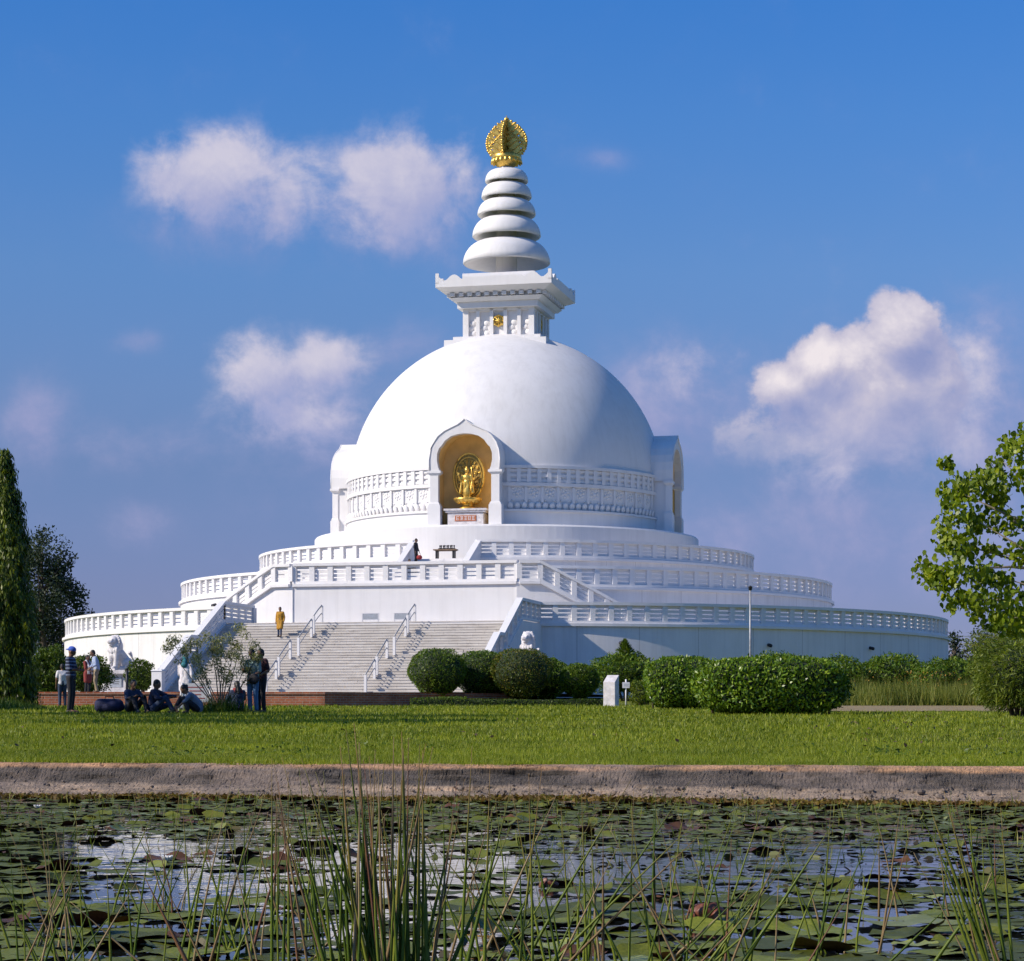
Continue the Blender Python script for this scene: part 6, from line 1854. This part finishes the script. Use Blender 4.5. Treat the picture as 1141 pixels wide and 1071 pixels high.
# ---- sedges and reeds in the foreground: each clump is one plant
def sedge_mat():
    """green stems that dry to tan towards their tips"""
    m = leafmat('sedge_green', (0.065,0.115,0.010), (0.125,0.180,0.016), (0.23,0.27,0.035), 0.45, 0.3); nt = m.node_tree; b = nt.nodes['Principled BSDF']
    src = b.inputs['Base Color'].links[0].from_socket
    tc = N(nt,'ShaderNodeTexCoord'); sx = N(nt,'ShaderNodeSeparateXYZ'); L(nt, tc.outputs['Object'], sx.inputs[0])
    g = N(nt,'ShaderNodeNewGeometry'); ad = N(nt,'ShaderNodeMath', operation='MULTIPLY_ADD')
    L(nt, g.outputs['Random Per Island'], ad.inputs[0]); ad.inputs[1].default_value = 0.36; L(nt, sx.outputs['Z'], ad.inputs[2])
    f = ramp(nt, ad.outputs[0], [(0.52,(0,0,0)),(0.86,(1,1,1))])
    c = mixc(nt, f, src, (0.33,0.19,0.075))
    L(nt, c, b.inputs['Base Color']); return m
M['sedge'] = sedge_mat()
M['straw'] = leafmat('dry_straw', (0.20,0.13,0.055), (0.30,0.21,0.10), (0.36,0.27,0.14), 0.6, 0.25)
M['redstem'] = leafmat('reddish_stem', (0.14,0.060,0.035), (0.20,0.09,0.05), (0.24,0.13,0.06), 0.55, 0.2)
def blade(b, p0, p1, bow, w, side):
    """flattened tapering stem: diamond section"""
    p0, p1 = Vector(p0), Vector(p1); m = 9
    pts = []; rad = []
    for k in range(m+1):
        t = k/m; p = p0.lerp(p1, t)+Vector(bow)*math.sin(math.pi*t*0.5)*t*(1 if side else 0.6)
        pts.append(p); rad.append(max(0.0006, w*0.5*(1-t**2.2)*(0.82+0.18*(1-t))))
    b.tube(pts, rad, 4, smooth=True, caps=True)
def stem_px(b, pxb, pxt, pyt, d, w, bow=0.0, dd=0.0):
    """from the water below pxb up to the tip at pxt,pyt"""
    x0 = wx(pxb,d); x1 = wx(pxt,d+dd); z1 = wz(pyt,d+dd)
    blade(b, (x0,d,-0.04), (x1,d+dd,z1), (bow, 0, 0), w, True)
def clump(name, label, stems, group='sedges in the foreground'):
    x = wx(stems[0][0][0], stems[0][0][3]); d = sum(q[0][3] for q in stems)/len(stems)
    b = MB(); idx = {'sedge':0,'straw':1,'redstem':2}
    for s, m in stems:
        s = list(s); s[3] = d+(s[3]-d)*0.25; n0 = len(b.f)
        stem_px(b, *s)
        for k in range(n0, len(b.f)): b.mi[k] = idx[m]
    o = b.build(name, [M['sedge'], M['straw'], M['redstem']], None, off=(-x,-d,0)); o.location = (x,d,0)
    tag(o, label, 'sedge', group)
sr = random.Random(5)
st = []
for k in range(60):       # the thick clump left of centre
    q = sr.random(); pb = sr.gauss(422,30); spread = sr.gauss(-4,30)
    pt = pb+spread+(-18 if pb < 420 else 0); py = sr.choice([sr.uniform(820,880),sr.uniform(860,960)])
    st.append(((pb, pt, py, sr.uniform(4.9,5.7), sr.uniform(0.006,0.013), sr.gauss(0,0.035)), 'sedge' if q < 0.70 else 'straw' if q < 0.95 else 'redstem'))
for (pb,pt,py) in ((440,330,845),(445,352,860),(410,365,832),(432,378,812),(428,402,806),(455,455,815),(463,474,872),(402,420,850),(450,505,915)):
    st.append(((pb,pt,py,5.2,0.013,sr.gauss(0,0.02)),'sedge'))
st.append(((452,455,822,5.3,0.008,0.0),'redstem')); st.append(((470,508,868,5.4,0.007,0.02),'straw'))
clump('sedge_clump', 'thick tall clump of green and brown sedge left of centre, largest in the pond', st)
def sedge(label, items): clump('sedge_clump', label, items)
sedge('three straight green stems standing close together right of the thick clump', [((510,526,832,5.6,0.010,0.0),'sedge'),((538,546,855,5.5,0.010,0.0),'sedge'),((497,494,885,5.6,0.009,0.0),'sedge'),((478,500,870,5.8,0.006,0.02),'redstem'),((575,590,858,5.9,0.008,0.03),'sedge'),((592,603,862,5.7,0.008,-0.03),'sedge')])
sedge('thin upright stems with pale tips left of the thick clump', [((303,303,845,5.8,0.009,0.0),'sedge'),((322,321,860,5.9,0.008,0.0),'sedge'),((350,305,850,6.2,0.007,0.0),'straw'),((335,290,905,6.0,0.007,-0.03),'straw'),((312,300,895,5.9,0.006,0.02),'sedge'),((370,340,900,6.0,0.006,0),'sedge'),((296,262,925,6.0,0.006,-0.02),'straw')])
sedge('leaning green and tan stems right of centre tipped towards the right', [((560,682,868,5.7,0.010,0.05),'sedge'),((575,760,905,6.0,0.009,0.06),'sedge'),((590,775,918,6.0,0.009,0.04),'straw'),((612,745,868,6.1,0.009,0.06),'sedge'),((600,690,940,5.9,0.007,0.0),'straw'),((655,648,878,6.2,0.008,0.0),'sedge'),((640,625,900,6.2,0.008,0.0),'sedge'),((672,672,925,6.0,0.010,0.0),'straw'),((730,716,905,6.1,0.010,-0.03),'sedge'),((700,706,880,6.4,0.007,0),'sedge'),((742,728,990,5.9,0.006,0),'redstem'),((715,640,950,6.0,0.008,-0.02),'sedge')])
sedge('tall sloping green stems standing apart in the right middle', [((795,930,915,5.8,0.013,0.0),'sedge'),((830,850,930,6.0,0.010,0.02),'sedge'),((900,928,925,5.9,0.008,0.03),'sedge'),((890,965,900,6.4,0.006,0.05),'sedge'),((745,800,1005,5.7,0.008,0.1),'redstem'),((806,815,935,6.1,0.008,0.0),'redstem'),((862,868,960,6.0,0.006,0.0),'straw')])
sedge('fan of yellow green stems at the lower right, tips spread to the left', [((1120,1033,890,5.8,0.013,0.0),'sedge'),((1116,1052,882,5.8,0.012,0.0),'sedge'),((1124,1072,900,5.8,0.012,0.0),'sedge'),((1128,1100,930,5.8,0.012,0.0),'sedge'),((1110,1040,935,5.8,0.010,0.0),'sedge'),((1132,1115,900,5.8,0.010,0.0),'sedge'),((1118,1040,912,5.8,0.009,0.0),'sedge'),((1125,1063,890,5.9,0.008,0.0),'redstem'),((1112,1060,908,6.0,0.007,0.0),'redstem'),((1130,1048,905,5.9,0.008,0.02),'sedge'),((1108,1018,950,5.9,0.006,0.0),'straw'),((1100,1075,960,5.8,0.007,-0.02),'straw'),((1128,1085,1000,5.7,0.007,0.0),'straw'),((1122,1050,930,5.8,0.007,0.01),'sedge'),((1135,1092,1010,5.7,0.010,0.0),'straw')])
sedge('dark bent stems crossing the open water in front of the fan', [((1005,1105,957,5.8,0.012,0.04),'sedge'),((1105,1046,962,5.6,0.013,0.0),'sedge'),((940,1040,1000,5.9,0.009,0.06),'sedge'),((870,945,985,6.0,0.006,0.02),'redstem')])
sedge('sparse green and straw stems at the lower left', [((5,0,975,5.8,0.010,-0.04),'sedge'),((55,18,990,5.7,0.009,-0.03),'sedge'),((145,160,925,6.2,0.008,0.02),'sedge'),((150,140,955,6.3,0.008,0.0),'sedge'),((88,62,925,6.8,0.006,0.0),'straw'),((78,62,940,6.7,0.006,0.02),'straw'),((95,85,915,7.0,0.005,0.0),'sedge'),((118,90,945,6.5,0.007,-0.03),'sedge'),((205,225,900,6.3,0.009,0.03),'sedge'),((232,160,975,5.4,0.014,0.0),'redstem'),((210,70,1005,5.6,0.009,0.02),'straw'),((246,178,975,6.0,0.007,0.0),'straw')])
sedge('crossing straw coloured and green stems between the left stems and the thick clump', [((190,234,905,6.2,0.008,0.02),'sedge'),((210,245,870,6.5,0.007,0.03),'straw'),((225,285,868,6.6,0.008,0.04),'straw'),((236,262,930,6.0,0.007,0.0),'sedge'),((275,290,905,6.1,0.007,0.02),'sedge'),((290,260,978,5.8,0.008,0.0),'straw'),((180,200,880,7.0,0.005,0.0),'sedge'),((262,280,905,6.3,0.006,0.0),'sedge'),((310,380,1010,5.6,0.006,0.05),'straw'),((240,295,990,5.7,0.009,0.0),'sedge')])
sedge('light straw and green stems standing at the near left corner', [((sr.uniform(-10,130), sr.uniform(-20,150), sr.uniform(925,1020), sr.uniform(5.4,6.2), sr.uniform(0.005,0.009), sr.gauss(0,0.04)), sr.choice(['sedge','sedge','sedge','straw'])) for _ in range(16)])
sedge('light crossing stems right of the leaning tan stems', [((sr.uniform(690,860), sr.uniform(690,900), sr.uniform(905,1010), sr.uniform(5.5,6.3), sr.uniform(0.005,0.009), sr.gauss(0.02,0.04)), sr.choice(['sedge','sedge','sedge','straw'])) for _ in range(20)])
sedge('scattered straw stems between the thick clump and the leaning stems', [((sr.uniform(480,640), sr.uniform(470,660), sr.uniform(880,1000), sr.uniform(5.5,6.3), sr.uniform(0.005,0.009), sr.gauss(0.0,0.04)), sr.choice(['sedge','sedge','sedge','straw'])) for _ in range(18)])
for k in range(9):
    c = [40,170,260,340,560,640,780,960,1060][k]; items = []; dk = [7.2,8.4,6.9,7.6,8.9,6.6,7.9,7.0,8.2][k]
    for j in range(sr.randint(10,15)):
        pb = c+sr.gauss(0,34); q = sr.random()
        items.append(((pb, pb+sr.gauss(0,34), sr.uniform(880,1000), dk+sr.uniform(-0.3,0.3), sr.uniform(0.005,0.010), sr.gauss(0,0.05)), 'sedge' if q < 0.65 else 'straw' if q < 0.94 else 'redstem'))
    lab = ['thin loose sedge stems at the far lower left corner','thin loose sedge stems over the left open water','thin loose sedge stems left of the three pale tips','thin loose sedge stems behind the left side of the thick clump','thin loose sedge stems just right of the three straight stems','thin loose sedge stems among the leaning tan stems','thin loose sedge stems near the withered brown flower','thin loose sedge stems over the right open water','thin loose sedge stems behind the fan at the lower right'][k]
    sedge(lab, items)
